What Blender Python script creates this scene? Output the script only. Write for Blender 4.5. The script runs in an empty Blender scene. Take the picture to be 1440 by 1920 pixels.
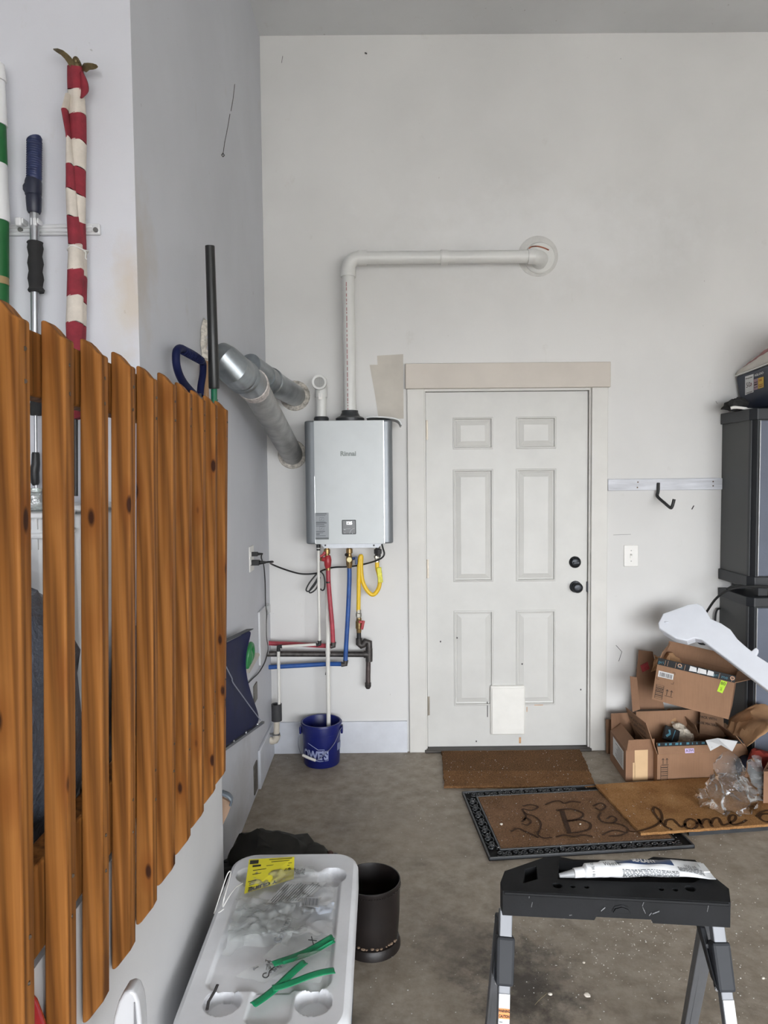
import bpy, math, random
from mathutils import Vector, Matrix, Euler
random.seed(7)
V = Vector
C = bpy.context.scene.collection
SC = bpy.context.scene

# ------------------------------------------------------------------ camera
F, YAW, PITCH, ROLL, CH, CD = 1330.0, .0033, -.0518, -.0097, 1.5876, 4.0008
fw = V((math.sin(YAW)*math.cos(PITCH), math.cos(YAW)*math.cos(PITCH), math.sin(PITCH)))
r0 = V((math.cos(YAW), -math.sin(YAW), 0)); u0 = r0.cross(fw)
rt = math.cos(ROLL)*r0 + math.sin(ROLL)*u0
up = -math.sin(ROLL)*r0 + math.cos(ROLL)*u0
CP = V((0, -CD, CH))
cam = bpy.data.cameras.new('camera'); co = bpy.data.objects.new('camera', cam); C.objects.link(co)
cam.sensor_fit = 'HORIZONTAL'; cam.sensor_width = 36; cam.lens = 36*F/1440; cam.clip_start = .02
m = Matrix.Identity(4)
for i in range(3):
    m[i][0], m[i][1], m[i][2], m[i][3] = rt[i], up[i], -fw[i], CP[i]
co.matrix_world = m
SC.camera = co

# ------------------------------------------------------------------ daylight
SC.view_settings.view_transform = 'Standard'
SC.view_settings.look = 'None'
SC.view_settings.gamma = 1
SC.view_settings.use_curve_mapping = False
SC.view_settings.exposure = 0.0
SC.cycles.use_denoising = True
SC.cycles.max_bounces = 10
SC.cycles.diffuse_bounces = 6
SC.cycles.transparent_max_bounces = 24
SC.cycles.caustics_reflective = False
SC.cycles.caustics_refractive = False
w = bpy.data.worlds.new('overcast_sky'); SC.world = w; w.use_nodes = True
bg = w.node_tree.nodes['Background']
bg.inputs['Color'].default_value = (.93, .96, 1.0, 1)
bg.inputs['Strength'].default_value = 18.0
OX0, OX1, OZ, OY = -1.0, 4.3, 2.35, -7.6   # the open garage doorway behind the camera
pl = bpy.data.lights.new('doorway_portal', 'AREA'); pl.shape = 'RECTANGLE'
pl.size = OX1-OX0; pl.size_y = OZ; pl.cycles.is_portal = True
po = bpy.data.objects.new('doorway_portal', pl); C.objects.link(po)
po.location = ((OX0+OX1)/2, OY-.05, OZ/2); po.rotation_euler = (math.radians(90), 0, 0)

# ------------------------------------------------------------------ pixel to place helpers (camera of the survey)
def ray(px, py): return (fw + rt*((px-720)/F) + up*((960-py)/F))
def onY(px, py, Y=0.0):
    d = ray(px, py); return CP + d*((Y-CP.y)/d.y)
def onX(px, py, X):
    d = ray(px, py); return CP + d*((X-CP.x)/d.x)
def onZ(px, py, Z=0.0):
    d = ray(px, py); return CP + d*((Z-CP.z)/d.z)
def atD(px, py, D): return onY(px, py, D-CD)

# ------------------------------------------------------------------ materials
def lin(c):
    return tuple(((x/255)/12.92 if x/255 <= .04045 else ((x/255+.055)/1.055)**2.4) for x in c) + (1.0,)
MATS = {}
def base(name):
    mt = bpy.data.materials.new(name); mt.use_nodes = True
    nt = mt.node_tree
    return mt, nt, nt.nodes['Principled BSDF'], nt.nodes, nt.links
def coords(nt, scale=(1, 1, 1), rnd=0):
    N, L = nt.nodes, nt.links
    tc = N.new('ShaderNodeTexCoord'); mp = N.new('ShaderNodeMapping')
    mp.inputs['Scale'].default_value = scale
    L.new(tc.outputs['Object'], mp.inputs['Vector'])
    if rnd:
        oi = N.new('ShaderNodeObjectInfo'); mu = N.new('ShaderNodeMath'); mu.operation = 'MULTIPLY'; mu.inputs[1].default_value = rnd
        L.new(oi.outputs['Random'], mu.inputs[0]); cb = N.new('ShaderNodeCombineXYZ')
        for k in 'XYZ': L.new(mu.outputs[0], cb.inputs[k])
        L.new(cb.outputs[0], mp.inputs['Location'])
    return mp.outputs[0]
def noise(nt, vec, scale, detail=4, rough=.6):
    n = nt.nodes.new('ShaderNodeTexNoise'); n.inputs['Scale'].default_value = scale
    n.inputs['Detail'].default_value = detail; n.inputs['Roughness'].default_value = rough
    nt.links.new(vec, n.inputs['Vector']); return n.outputs['Fac']
def ramp(nt, fac, stops):
    r = nt.nodes.new('ShaderNodeValToRGB'); e = r.color_ramp.elements
    while len(e) < len(stops): e.new(.5)
    for k, (p, c) in enumerate(stops):
        e[k].position = p; e[k].color = c if len(c) == 4 else lin(c)
    nt.links.new(fac, r.inputs['Fac']); return r.outputs['Color']
def mix(nt, fac, a, b, mode='MIX'):
    n = nt.nodes.new('ShaderNodeMix'); n.data_type = 'RGBA'; n.blend_type = mode
    for s, v in ((n.inputs['Factor'], fac), (n.inputs['A'], a), (n.inputs['B'], b)):
        pass
    ins = [i for i in n.inputs if i.enabled]
    for s, v in zip(ins, (fac, a, b)):
        if isinstance(v, (int, float)): s.default_value = v
        elif isinstance(v, tuple): s.default_value = v if len(v) == 4 else lin(v)
        else: nt.links.new(v, s)
    return [o for o in n.outputs if o.enabled][0]
def bump(nt, h, p, strength=.3, dist=.002):
    b = nt.nodes.new('ShaderNodeBump'); b.inputs['Strength'].default_value = strength; b.inputs['Distance'].default_value = dist
    nt.links.new(h, b.inputs['Height']); nt.links.new(b.outputs[0], p.inputs['Normal'])
def M(name, c, rough=.5, metal=0, var=.08, vs=6, bs=0, bscale=60, dist=.002, spec=.5, stretch=(1, 1, 1), rnd=0, coat=0):
    if name in MATS: return MATS[name]
    mt, nt, p, N, L = base(name)
    p.inputs['Roughness'].default_value = rough; p.inputs['Metallic'].default_value = metal
    p.inputs['Specular IOR Level'].default_value = spec
    if coat: p.inputs['Coat Weight'].default_value = coat
    vec = coords(nt, stretch, rnd)
    f = noise(nt, vec, vs)
    lo = tuple(x*(1-var) for x in c); hi = tuple(min(255, x*(1+var*.6)) for x in c)
    L.new(ramp(nt, f, [(.3, lo), (.7, hi)]), p.inputs['Base Color'])
    if bs: bump(nt, noise(nt, vec, bscale), p, bs, dist)
    MATS[name] = mt; return mt
def wood(name, tone=1.0):
    if name in MATS: return MATS[name]
    mt, nt, p, N, L = base(name)
    vec = coords(nt, (1, 1, .028), 13.0)
    wv = N.new('ShaderNodeTexWave'); wv.bands_direction = 'DIAGONAL'; wv.inputs['Scale'].default_value = 24; wv.inputs['Distortion'].default_value = 7
    wv.inputs['Detail'].default_value = 3; wv.inputs['Detail Scale'].default_value = 1.2
    L.new(vec, wv.inputs['Vector'])
    g = lambda c: tuple(x*tone for x in c)
    c1 = ramp(nt, wv.outputs['Fac'], [(.0, g((92, 56, 24))), (.5, g((130, 82, 36))), (1, g((150, 99, 50)))])
    f2 = noise(nt, coords(nt, (60, 60, 1.6), 7.0), 2.2, 3)
    c2 = mix(nt, .35, c1, ramp(nt, f2, [(.3, g((92, 55, 24))), (.7, g((156, 104, 52)))]))
    vo = N.new('ShaderNodeTexVoronoi'); vo.inputs['Scale'].default_value = 1.0; vo.inputs['Randomness'].default_value = 1
    L.new(coords(nt, (17, 17, 6.5), 31.0), vo.inputs['Vector'])
    k = ramp(nt, vo.outputs['Distance'], [(.08, (1, 1, 1, 1)), (.13, (0, 0, 0, 1))])
    k2 = ramp(nt, vo.outputs['Distance'], [(.1, (.6, .6, .6, 1)), (.38, (0, 0, 0, 1))])
    c3 = mix(nt, k2, c2, g((112, 62, 24))); c4 = mix(nt, k, c3, (52, 28, 16))
    L.new(c4, p.inputs['Base Color']); p.inputs['Roughness'].default_value = .62
    p.inputs['Specular IOR Level'].default_value = .12
    bump(nt, wv.outputs['Fac'], p, .12, .001)
    MATS[name] = mt; return mt
def paint(name, c, stains=(), dirt=.0):
    """matt wall paint with roller texture, faint patching and scuffs"""
    mt, nt, p, N, L = base(name)
    vec = coords(nt)
    f = noise(nt, vec, 1.1, 5, .55)
    lo = tuple(x*.975 for x in c); hi = tuple(min(255, x*1.02) for x in c)
    col = ramp(nt, f, [(.35, lo), (.62, hi)])
    f2 = noise(nt, coords(nt, (1, 1, .6)), 9, 6, .7)
    col = mix(nt, ramp(nt, f2, [(.63, (0, 0, 0, 1)), (.75, (.22, .22, .22, 1))]), col, (168, 160, 146))
    f3 = noise(nt, vec, 38, 3, .5)
    col = mix(nt, ramp(nt, f3, [(.745, (0, 0, 0, 1)), (.78, (.5, .5, .5, 1))]), col, (120, 116, 110))
    tc = N.new('ShaderNodeTexCoord')
    for (pos, rad, cc, amt) in stains:
        vm = N.new('ShaderNodeVectorMath'); vm.operation = 'SUBTRACT'; vm.inputs[1].default_value = pos
        L.new(tc.outputs['Object'], vm.inputs[0])
        dv = N.new('ShaderNodeVectorMath'); dv.operation = 'DIVIDE'; dv.inputs[1].default_value = rad
        L.new(vm.outputs[0], dv.inputs[0])
        ln = N.new('ShaderNodeVectorMath'); ln.operation = 'LENGTH'; L.new(dv.outputs[0], ln.inputs[0])
        ad = N.new('ShaderNodeMath'); ad.operation = 'ADD'; L.new(ln.outputs['Value'], ad.inputs[0])
        sc = N.new('ShaderNodeMath'); sc.operation = 'MULTIPLY_ADD'; sc.inputs[1].default_value = 1.6; sc.inputs[2].default_value = -.8
        L.new(noise(nt, vec, 9, 4), sc.inputs[0]); L.new(sc.outputs[0], ad.inputs[1])
        col = mix(nt, ramp(nt, ad.outputs[0], [(.2, (amt, amt, amt, 1)), (1.0, (0, 0, 0, 1))]), col, cc)
    L.new(col, p.inputs['Base Color']); p.inputs['Roughness'].default_value = .62
    p.inputs['Specular IOR Level'].default_value = .3
    bump(nt, noise(nt, vec, 260, 2), p, .10, .002)
    return mt
def concrete():
    mt, nt, p, N, L = base('garage_concrete')
    vec = coords(nt)
    f = noise(nt, vec, 1.7, 7, .62)
    col = ramp(nt, f, [(.3, (102, 91, 78)), (.5, (138, 127, 112)), (.72, (164, 155, 141))])
    f2 = noise(nt, vec, 14, 6, .7)
    col = mix(nt, .5, col, ramp(nt, f2, [(.3, (108, 96, 82)), (.7, (182, 172, 158))]))
    f4 = noise(nt, coords(nt, (1, 1, 1)), 3.3, 5, .65)
    col = mix(nt, ramp(nt, f4, [(.56, (0, 0, 0, 1)), (.7, (.55, .55, .55, 1))]), col, (84, 74, 62))
    tc = N.new('ShaderNodeTexCoord')
    for pos, rad, cc, amt in ((tuple(onZ(985, 1850)), (.20, .26, 1), (40, 34, 30), .85), (tuple(onZ(880, 1780)), (.2, .2, 1), (60, 52, 44), .5), (tuple(onZ(780, 1560)), (.35, .3, 1), (150, 138, 122), .4)):
        vm = N.new('ShaderNodeVectorMath'); vm.operation = 'SUBTRACT'; vm.inputs[1].default_value = pos
        L.new(tc.outputs['Object'], vm.inputs[0])
        dv = N.new('ShaderNodeVectorMath'); dv.operation = 'DIVIDE'; dv.inputs[1].default_value = rad
        L.new(vm.outputs[0], dv.inputs[0])
        ln = N.new('ShaderNodeVectorMath'); ln.operation = 'LENGTH'; L.new(dv.outputs[0], ln.inputs[0])
        ad = N.new('ShaderNodeMath'); ad.operation = 'ADD'; L.new(ln.outputs['Value'], ad.inputs[0])
        sc = N.new('ShaderNodeMath'); sc.operation = 'MULTIPLY_ADD'; sc.inputs[1].default_value = 2.6; sc.inputs[2].default_value = -1.3
        L.new(noise(nt, vec, 12, 6, .7), sc.inputs[0]); L.new(sc.outputs[0], ad.inputs[1])
        col = mix(nt, ramp(nt, ad.outputs[0], [(.2, (amt, amt, amt, 1)), (1.1, (0, 0, 0, 1))]), col, cc)
    L.new(col, p.inputs['Base Color'])
    L.new(ramp(nt, f, [(.3, (.45, .45, .45, 1)), (.7, (.7, .7, .7, 1))]), p.inputs['Roughness'])
    bump(nt, noise(nt, vec, 90, 5), p, .25, .002)
    return mt
def coir(name, stops, sc=1.0):
    mt, nt, p, N, L = base(name)
    vec = coords(nt)
    f = noise(nt, vec, 150, 4, .8); g = noise(nt, vec, 7*sc, 5, .6)
    col = ramp(nt, g, stops)
    col = mix(nt, .5, col, ramp(nt, f, [(.35, (40, 28, 20)), (.65, (176, 134, 92))]))
    L.new(col, p.inputs['Base Color']); p.inputs['Roughness'].default_value = .95; p.inputs['Specular IOR Level'].default_value = .1
    bump(nt, f, p, .9, .006)
    return mt
def plastic_film(name, tint=(255, 255, 255), gloss=.25, haze=.12):
    mt, nt, p, N, L = base(name)
    out = N['Material Output']
    tr = N.new('ShaderNodeBsdfTransparent'); tr.inputs['Color'].default_value = lin(tint)
    gl = N.new('ShaderNodeBsdfGlossy'); gl.inputs['Roughness'].default_value = .08
    df = N.new('ShaderNodeBsdfDiffuse'); df.inputs['Color'].default_value = lin((235, 238, 238))
    ms = N.new('ShaderNodeMixShader'); ms.inputs[0].default_value = haze
    L.new(tr.outputs[0], ms.inputs[1]); L.new(df.outputs[0], ms.inputs[2])
    fr = N.new('ShaderNodeFresnel'); fr.inputs['IOR'].default_value = 1.0+gloss*2
    m2 = N.new('ShaderNodeMixShader'); L.new(fr.outputs[0], m2.inputs[0]); L.new(ms.outputs[0], m2.inputs[1]); L.new(gl.outputs[0], m2.inputs[2])
    b = N.new('ShaderNodeBump'); b.inputs['Strength'].default_value = .5; b.inputs['Distance'].default_value = .01
    L.new(noise(nt, coords(nt), 40, 4), b.inputs['Height']); L.new(b.outputs[0], gl.inputs['Normal'])
    L.new(m2.outputs[0], out.inputs['Surface'])
    return mt
def cardboard(name, c=(160, 124, 98)):
    if name in MATS: return MATS[name]
    mt, nt, p, N, L = base(name)
    vec = coords(nt)
    f = noise(nt, vec, 5, 5, .6)
    col = ramp(nt, f, [(.3, tuple(x*.93 for x in c)), (.7, tuple(x*1.03 for x in c))])
    f2 = noise(nt, coords(nt, (90, 90, 3)), 2, 2)
    col = mix(nt, ramp(nt, f2, [(.45, (0, 0, 0, 1)), (.7, (.25, .25, .25, 1))]), col, tuple(x*.85 for x in c))
    L.new(col, p.inputs['Base Color']); p.inputs['Roughness'].default_value = .8; p.inputs['Specular IOR Level'].default_value = .2
    bump(nt, f2, p, .06, .001)
    MATS[name] = mt; return mt

# ------------------------------------------------------------------ mesh builder
def cr(pts, n=8, closed=False):
    """Catmull-Rom through pts"""
    P = [V(p) for p in pts]; out = []
    k = len(P)
    rng = range(k if closed else k-1)
    for i in rng:
        p1, p2 = P[i], P[(i+1) % k]
        p0 = P[i-1] if (i > 0 or closed) else p1*2-p2
        p3 = P[(i+2) % k] if (i+2 < k or closed) else p2*2-p1
        for j in range(n):
            t = j/n
            out.append(.5*((2*p1)+(p2-p0)*t+(2*p0-5*p1+4*p2-p3)*t*t+(3*p1-p0-3*p2+p3)*t**3))
    if not closed: out.append(P[-1])
    return out
class MB:
    def __init__(s): s.v = []; s.f = []; s.mi = []; s.k = 0
    def mat(s, k): s.k = k; return s
    def add(s, vs, fs):
        o = len(s.v); s.v += [V(x) for x in vs]
        for f in fs: s.f.append([i+o for i in f]); s.mi.append(s.k)
        return s
    def box(s, c, d, R=None):
        c = V(c); R = R or Matrix.Identity(3); x, y, z = d[0]/2, d[1]/2, d[2]/2
        vs = [c + R @ V((a*x, b*y, e*z)) for a in (-1, 1) for b in (-1, 1) for e in (-1, 1)]
        return s.add(vs, [(0, 1, 3, 2), (4, 6, 7, 5), (0, 4, 5, 1), (2, 3, 7, 6), (0, 2, 6, 4), (1, 5, 7, 3)])
    def bx(s, a, b):
        a, b = V(a), V(b); return s.box((a+b)/2, [abs(b[i]-a[i]) for i in range(3)])
    def hexa(s, p): # 4 points of one face, 4 of the opposite
        return s.add(p, [(0, 3, 2, 1), (4, 5, 6, 7), (0, 1, 5, 4), (1, 2, 6, 5), (2, 3, 7, 6), (3, 0, 4, 7)])
    def slab(s, quad, t): # sheet of four corners and thickness
        q = [V(p) for p in quad]; n = (q[1]-q[0]).cross(q[3]-q[0]).normalized()*t
        return s.hexa(q+[p+n for p in q])
    def prism(s, poly, e):
        P = [V(p) for p in poly]; n = len(P); e = V(e)
        return s.add(P+[p+e for p in P], [list(range(n))[::-1], list(range(n, 2*n))]+[(i, (i+1) % n, n+(i+1) % n, n+i) for i in range(n)])
    def tube(s, pts, r, n=10, closed=False, cap=True, flat=1.0):
        P = [V(p) for p in pts]; k = len(P)
        rr = r if isinstance(r, (list, tuple)) else [r]*k
        T = []
        for i in range(k):
            a = P[i-1] if (i > 0 or closed) else P[i]; b = P[(i+1) % k] if (i < k-1 or closed) else P[i]
            t = (b-a); T.append(t.normalized() if t.length > 1e-9 else V((0, 0, 1)))
        ref = V((0, 0, 1)) if abs(T[0].z) < .9 else V((0, 1, 0))
        nx = T[0].cross(ref).normalized(); vs = []; fs = []
        for i in range(k):
            nx = (nx-T[i]*nx.dot(T[i])).normalized(); ny = T[i].cross(nx)
            for j in range(n):
                a = 2*math.pi*j/n; vs.append(P[i]+(nx*math.cos(a)+ny*math.sin(a)*flat)*rr[i])
        for i in range(k if closed else k-1):
            for j in range(n):
                a, b = i*n+j, i*n+(j+1) % n; c, d = ((i+1) % k)*n+(j+1) % n, ((i+1) % k)*n+j
                fs.append((a, b, c, d))
        if cap and not closed: fs += [list(range(n))[::-1], [(k-1)*n+j for j in range(n)]]
        return s.add(vs, fs)
    def cyl(s, a, b, r, n=16, r2=None):
        return s.tube([a, b], [r, r if r2 is None else r2], n)
    def lathe(s, prof, o, n=24, ax=V((0, 0, 1)), sq=(1, 1), cap=True):
        o = V(o); ax = V(ax).normalized(); x = ax.orthogonal().normalized() if abs(ax.z) < .99 else V((1, 0, 0)); y = ax.cross(x)
        vs = [o+ax*z+(x*math.cos(2*math.pi*j/n)*sq[0]+y*math.sin(2*math.pi*j/n)*sq[1])*r for r, z in prof for j in range(n)]
        k = len(prof); fs = []
        for i in range(k-1):
            for j in range(n): fs.append((i*n+j, i*n+(j+1) % n, (i+1)*n+(j+1) % n, (i+1)*n+j))
        if cap and prof[0][0] > 1e-6: fs.append(list(range(n))[::-1])
        if cap and prof[-1][0] > 1e-6: fs.append([(k-1)*n+j for j in range(n)])
        return s.add(vs, fs)
    def ball(s, c, r, n=12, sq=(1, 1, 1), R=None):
        c = V(c); vs = []; fs = []; h = n//2
        for i in range(h+1):
            t = math.pi*i/h
            for j in range(n):
                a = 2*math.pi*j/n; q = V((math.sin(t)*math.cos(a)*sq[0], math.sin(t)*math.sin(a)*sq[1], math.cos(t)*sq[2]))*r
                vs.append(c+(R @ q if R else q))
        for i in range(h):
            for j in range(n): fs.append((i*n+j, (i+1)*n+j, (i+1)*n+(j+1) % n, i*n+(j+1) % n))
        return s.add(vs, fs)
    def grid(s, fn, nu, nv):
        vs = [fn(i/nu, j/nv) for i in range(nu+1) for j in range(nv+1)]; q = nv+1
        return s.add(vs, [(i*q+j, (i+1)*q+j, (i+1)*q+j+1, i*q+j+1) for i in range(nu) for j in range(nv)])
    def ribbon(s, pts2, wd, warp, closed=False):
        P = [V((p[0], p[1])) for p in pts2]; k = len(P); vs = []; fs = []
        for i in range(k):
            a = P[i-1] if (i > 0 or closed) else P[i]; b = P[(i+1) % k] if (i < k-1 or closed) else P[i]
            t = b-a; t = t.normalized() if t.length > 1e-9 else V((1, 0)); n = V((-t.y, t.x))*wd/2
            vs += [warp(*(P[i]+n)), warp(*(P[i]-n))]
        for i in range(k if closed else k-1):
            j = (i+1) % k; fs.append((2*i, 2*i+1, 2*j+1, 2*j))
        return s.add(vs, fs)
    def build(s, name, mats, parent=None, smooth=35, bevel=0, label=None, seg=2, solid=0, subd=0):
        me = bpy.data.meshes.new(name); me.from_pydata([tuple(x) for x in s.v], [], s.f)
        mats = mats if isinstance(mats, (list, tuple)) else [mats]
        for q in mats: me.materials.append(q)
        if len(mats) > 1: me.polygons.foreach_set('material_index', s.mi)
        me.validate()
        if smooth:
            me.shade_smooth()
            if smooth < 179: me.set_sharp_from_angle(angle=math.radians(smooth))
        else: me.shade_flat()
        o = bpy.data.objects.new(name, me); C.objects.link(o)
        if parent: hang(o, parent)
        if solid:
            q = o.modifiers.new('t', 'SOLIDIFY'); q.thickness = solid; q.offset = 0
        if bevel:
            q = o.modifiers.new('b', 'BEVEL'); q.width = bevel; q.segments = seg; q.limit_method = 'ANGLE'; q.angle_limit = math.radians(40)
        if subd:
            q = o.modifiers.new('s', 'SUBSURF'); q.levels = subd; q.render_levels = subd
        if label: o['label'] = label
        return o
WO = {}
def hang(o, parent):
    o.parent = parent
    o.location = -WO.get(parent.name, V((0, 0, 0))); WO[o.name] = V((0, 0, 0))
def thing(name, loc, label, cat, group=None):
    o = bpy.data.objects.new(name, None); o.empty_display_size = .05; C.objects.link(o); o.location = loc; WO[o.name] = V(loc)
    return tag(o, label, cat, group)
def tag(o, label, cat, group=None, kind=None):
    o['label'] = label; o['category'] = cat
    if group: o['group'] = group
    if kind: o['kind'] = kind
    return o
def struct(o): o['kind'] = 'structure'; return o
def plane(o, x, y): # warp: local plane
    o, x, y = V(o), V(x).normalized(), V(y).normalized()
    n = x.cross(y)*.0006
    return lambda a, b: o+x*a+y*b+n
def text(body, size, warp, mt, parent, name='lettering', align='CENTER', sx=1.0, bold=0, sub=0, shear=0):
    cu = bpy.data.curves.new('t', 'FONT'); cu.body = body; cu.size = size; cu.align_x = align; cu.align_y = 'CENTER'
    cu.resolution_u = 3; cu.offset = bold; cu.shear = shear
    o = bpy.data.objects.new('t', cu); C.objects.link(o)
    dg = bpy.context.evaluated_depsgraph_get(); me = bpy.data.meshes.new_from_object(o.evaluated_get(dg))
    bpy.data.objects.remove(o); bpy.data.curves.remove(cu)
    for v in me.vertices: v.co = warp(v.co.x*sx, v.co.y)
    me.materials.clear(); me.materials.append(mt); me.name = name
    o = bpy.data.objects.new(name, me); C.objects.link(o); hang(o, parent); return o
def rot(ax, deg): return Matrix.Rotation(math.radians(deg), 3, ax)
def crumple(seed, amp, fr):
    from mathutils import noise as nz
    off = V((seed*3.1, seed*1.7, seed*.9))
    o1, o2 = V((31.7, 4.2, 9.6)), V((7.3, 58.1, 2.4))
    nv = lambda q: V((nz.noise(q), nz.noise(q+o1), nz.noise(q+o2)))
    return lambda p: nv(p*fr+off)*amp + nv(p*fr*2.7+off)*amp*.4
def crumpled(name, c, r, mt, parent=None, seed=1, amp=.25, fr=9, sq=(1, 1, 1), n=28, smooth=25, floor=None, R=None):
    b = MB(); b.ball((0, 0, 0), 1, n, (1, 1, 1))
    cf = crumple(seed, amp, fr*r); c = V(c)
    vs = []
    for q in b.v:
        d = cf(q*1.0)
        p = V(((q.x+d.x)*sq[0], (q.y+d.y)*sq[1], (q.z+d.z)*sq[2]))*r
        if R: p = R @ p
        p = p+c
        if floor is not None and p.z < floor: p.z = floor
        vs.append(p)
    b.v = vs
    return b.build(name, mt, parent, smooth)

# ================================================================== STRUCTURE
XL, HC, XR = -.64, 3.987, 4.6
YN, XK, YK = -2.092, -.505, -1.84          # near white wall plane; half wall face and its end
DX0, DX1, DZ0, DZ1 = .254, 1.168, .02, 2.05
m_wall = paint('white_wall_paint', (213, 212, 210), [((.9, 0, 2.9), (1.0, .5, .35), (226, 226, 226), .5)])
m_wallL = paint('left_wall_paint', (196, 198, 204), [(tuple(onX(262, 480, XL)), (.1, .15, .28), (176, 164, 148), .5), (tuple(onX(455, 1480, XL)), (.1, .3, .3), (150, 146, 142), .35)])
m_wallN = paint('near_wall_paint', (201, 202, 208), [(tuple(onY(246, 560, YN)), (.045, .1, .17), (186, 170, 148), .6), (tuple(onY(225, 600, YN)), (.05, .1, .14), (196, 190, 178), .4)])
m_ceil = paint('ceiling_paint', (206, 207, 208))
m_trim = M('trim_paint', (205, 203, 198), .45, var=.03, vs=4, bs=.05, bscale=150)
m_head = M('header_paint', (196, 188, 178), .5, var=.03, vs=4, bs=.05, bscale=150)
m_base = M('baseboard_paint', (206, 209, 216), .45, var=.05, vs=7, bs=.1, bscale=60)
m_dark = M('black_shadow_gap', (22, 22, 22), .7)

b = MB(); b.bx((-2.8, OY-.1, -.1), (4.7, .15, 0)); struct(b.build('floor', concrete(), smooth=0))
b = MB(); b.bx((-60, -90, -.3), (60, OY-.1, -.02)); struct(b.build('ground_outside', M('driveway_concrete', (178, 176, 172), .9), smooth=0))
b = MB(); b.bx((-2.8, OY-.1, HC), (4.7, .15, HC+.1)); struct(b.build('ceiling', m_ceil, smooth=0))
b = MB()
HX0, HX1, HZ1 = DX0-.022, DX1+.022, DZ1+.022
b.bx((XL-.15, 0, 0), (HX0, .14, HC)); b.bx((HX1, 0, 0), (XR+.1, .14, HC)); b.bx((HX0, 0, HZ1), (HX1, .14, HC))
wb = struct(b.build('wall_back', m_wall, smooth=0))
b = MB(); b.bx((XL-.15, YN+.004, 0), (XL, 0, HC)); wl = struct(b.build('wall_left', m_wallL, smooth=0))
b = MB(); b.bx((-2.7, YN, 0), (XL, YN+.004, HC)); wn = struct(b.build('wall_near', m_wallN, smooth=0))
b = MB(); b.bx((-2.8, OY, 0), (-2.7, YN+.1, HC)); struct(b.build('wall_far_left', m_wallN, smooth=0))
b = MB(); b.bx((XR, OY, 0), (XR+.1, .1, HC)); struct(b.build('wall_right', m_wall, smooth=0))
b = MB(); b.bx((-2.8, OY-.1, 0), (OX0, OY, HC)); b.bx((OX1, OY-.1, 0), (XR+.1, OY, HC)); b.bx((OX0, OY-.1, OZ), (OX1, OY, HC))
struct(b.build('wall_front', m_wall, smooth=0))
# half wall of the raised landing, and the landing behind it
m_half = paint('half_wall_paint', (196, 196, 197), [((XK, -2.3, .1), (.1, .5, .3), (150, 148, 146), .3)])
b = MB(); b.bx((XK-.1, -5.2, 0), (XK, YK, .885)); struct(b.build('wall_half', m_half, smooth=0))
b = MB(); b.bx((-2.7, -5.2, 0), (XK-.1, YN, .85)); struct(b.build('floor_landing', M('landing_boards', (88, 66, 46), .7, var=.3, vs=4, stretch=(1, .1, 1)), smooth=0))
# baseboards
b = MB(); b.bx((XL, -.018, 0), (.135, 0, .182)); struct(b.build('baseboard_back', m_base, bevel=.003))
p = onX(483, 1404, XL)
b = MB(); b.prism([(XL, 0, 0), (XL, 0, .19), (XL, p.y, .20), (XL, p.y, 0)], (.014, 0, 0)); struct(b.build('baseboard_left', m_base, bevel=.003))
# crack and scratches on the left wall
m_scr = M('dark_scratch', (70, 68, 68), .8)
b = MB()
for seg in (((440, 158), (437, 185), (433, 208)), ((431, 214), (427, 238), (421, 268), (418, 290))):
    b.tube([onX(x, y, XL+.0006) for x, y in seg], .0016, 5)
b.build('scratch', m_scr, wl)
b = MB(); b.tube([onX(x, y, XL+.001) for x, y in ((415, 291), (418, 287), (421, 291), (418, 294))], .002, 5, closed=True); b.build('nail_hole', m_scr, wl)
# joint strip, taupe test patch beside the header
pp = [(693, 684), (708, 684), (707, 667), (756, 664), (756, 690), (757, 785), (710, 785), (703, 740)]
b = MB(); b.prism([onY(x, y, -.0002) for x, y in pp], (0, -.0012, 0)); b.build('paint_patch', M('taupe_patch', (190, 184, 174), .6, var=.05), wb, smooth=0)
for nm, pts, wd in (('scuff', ((1155, 1210), (1166, 1222), (1160, 1240)), .0015), ('scuff', ((1342, 752), (1345, 757)), .001), ('scuff', ((530, 105), (528, 118)), .0012), ('scuff', ((1297, 955), (1301, 948)), .003), ('scuff', ((684, 99), (688, 101)), .004), ('scuff', ((1183, 1002), (1150, 1003)), .0008)):
    b = MB(); b.tube([onY(x, y, -.0004) for x, y in pts], wd, 5); b.build(nm, m_scr, wb)

# door casing
b = MB(); a, c = onY(760, 687, -.02), onY(1141, 729, -.02)
b.bx((.139, -.03, 2.066), (1.281, 0, 2.205)); struct(b.build('trim_header', m_head, bevel=.003))
b = MB(); b.bx((.1476, -.02, 0), (DX0-.01, 0, 2.066)); struct(b.build('trim_left', m_trim, bevel=.003))
b = MB(); b.bx((DX1+.012, -.02, 0), (1.2712, 0, 2.066)); struct(b.build('trim_right', m_trim, bevel=.003))
b = MB(); b.bx((HX0, -.002, 0), (DX0-.003, .14, HZ1)); b.bx((DX1+.003, -.002, 0), (HX1, .14, HZ1)); b.bx((DX0-.003, -.002, DZ1+.003), (DX1+.003, .14, HZ1))
b.bx((HX0, .07, 0), (DX0+.012, .14, HZ1)); b.bx((DX1-.012, .07, 0), (HX1, .14, HZ1)); b.bx((DX0, .07, DZ1-.012), (DX1, .14, HZ1))
struct(b.build('door_jamb', m_trim, smooth=0))
b = MB(); b.bx((DX0-.02, -.03, 0), (DX1+.02, .15, .017)); struct(b.build('door_sill', M('dark_sill_metal', (74, 70, 66), .5, .4), bevel=.004))

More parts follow.
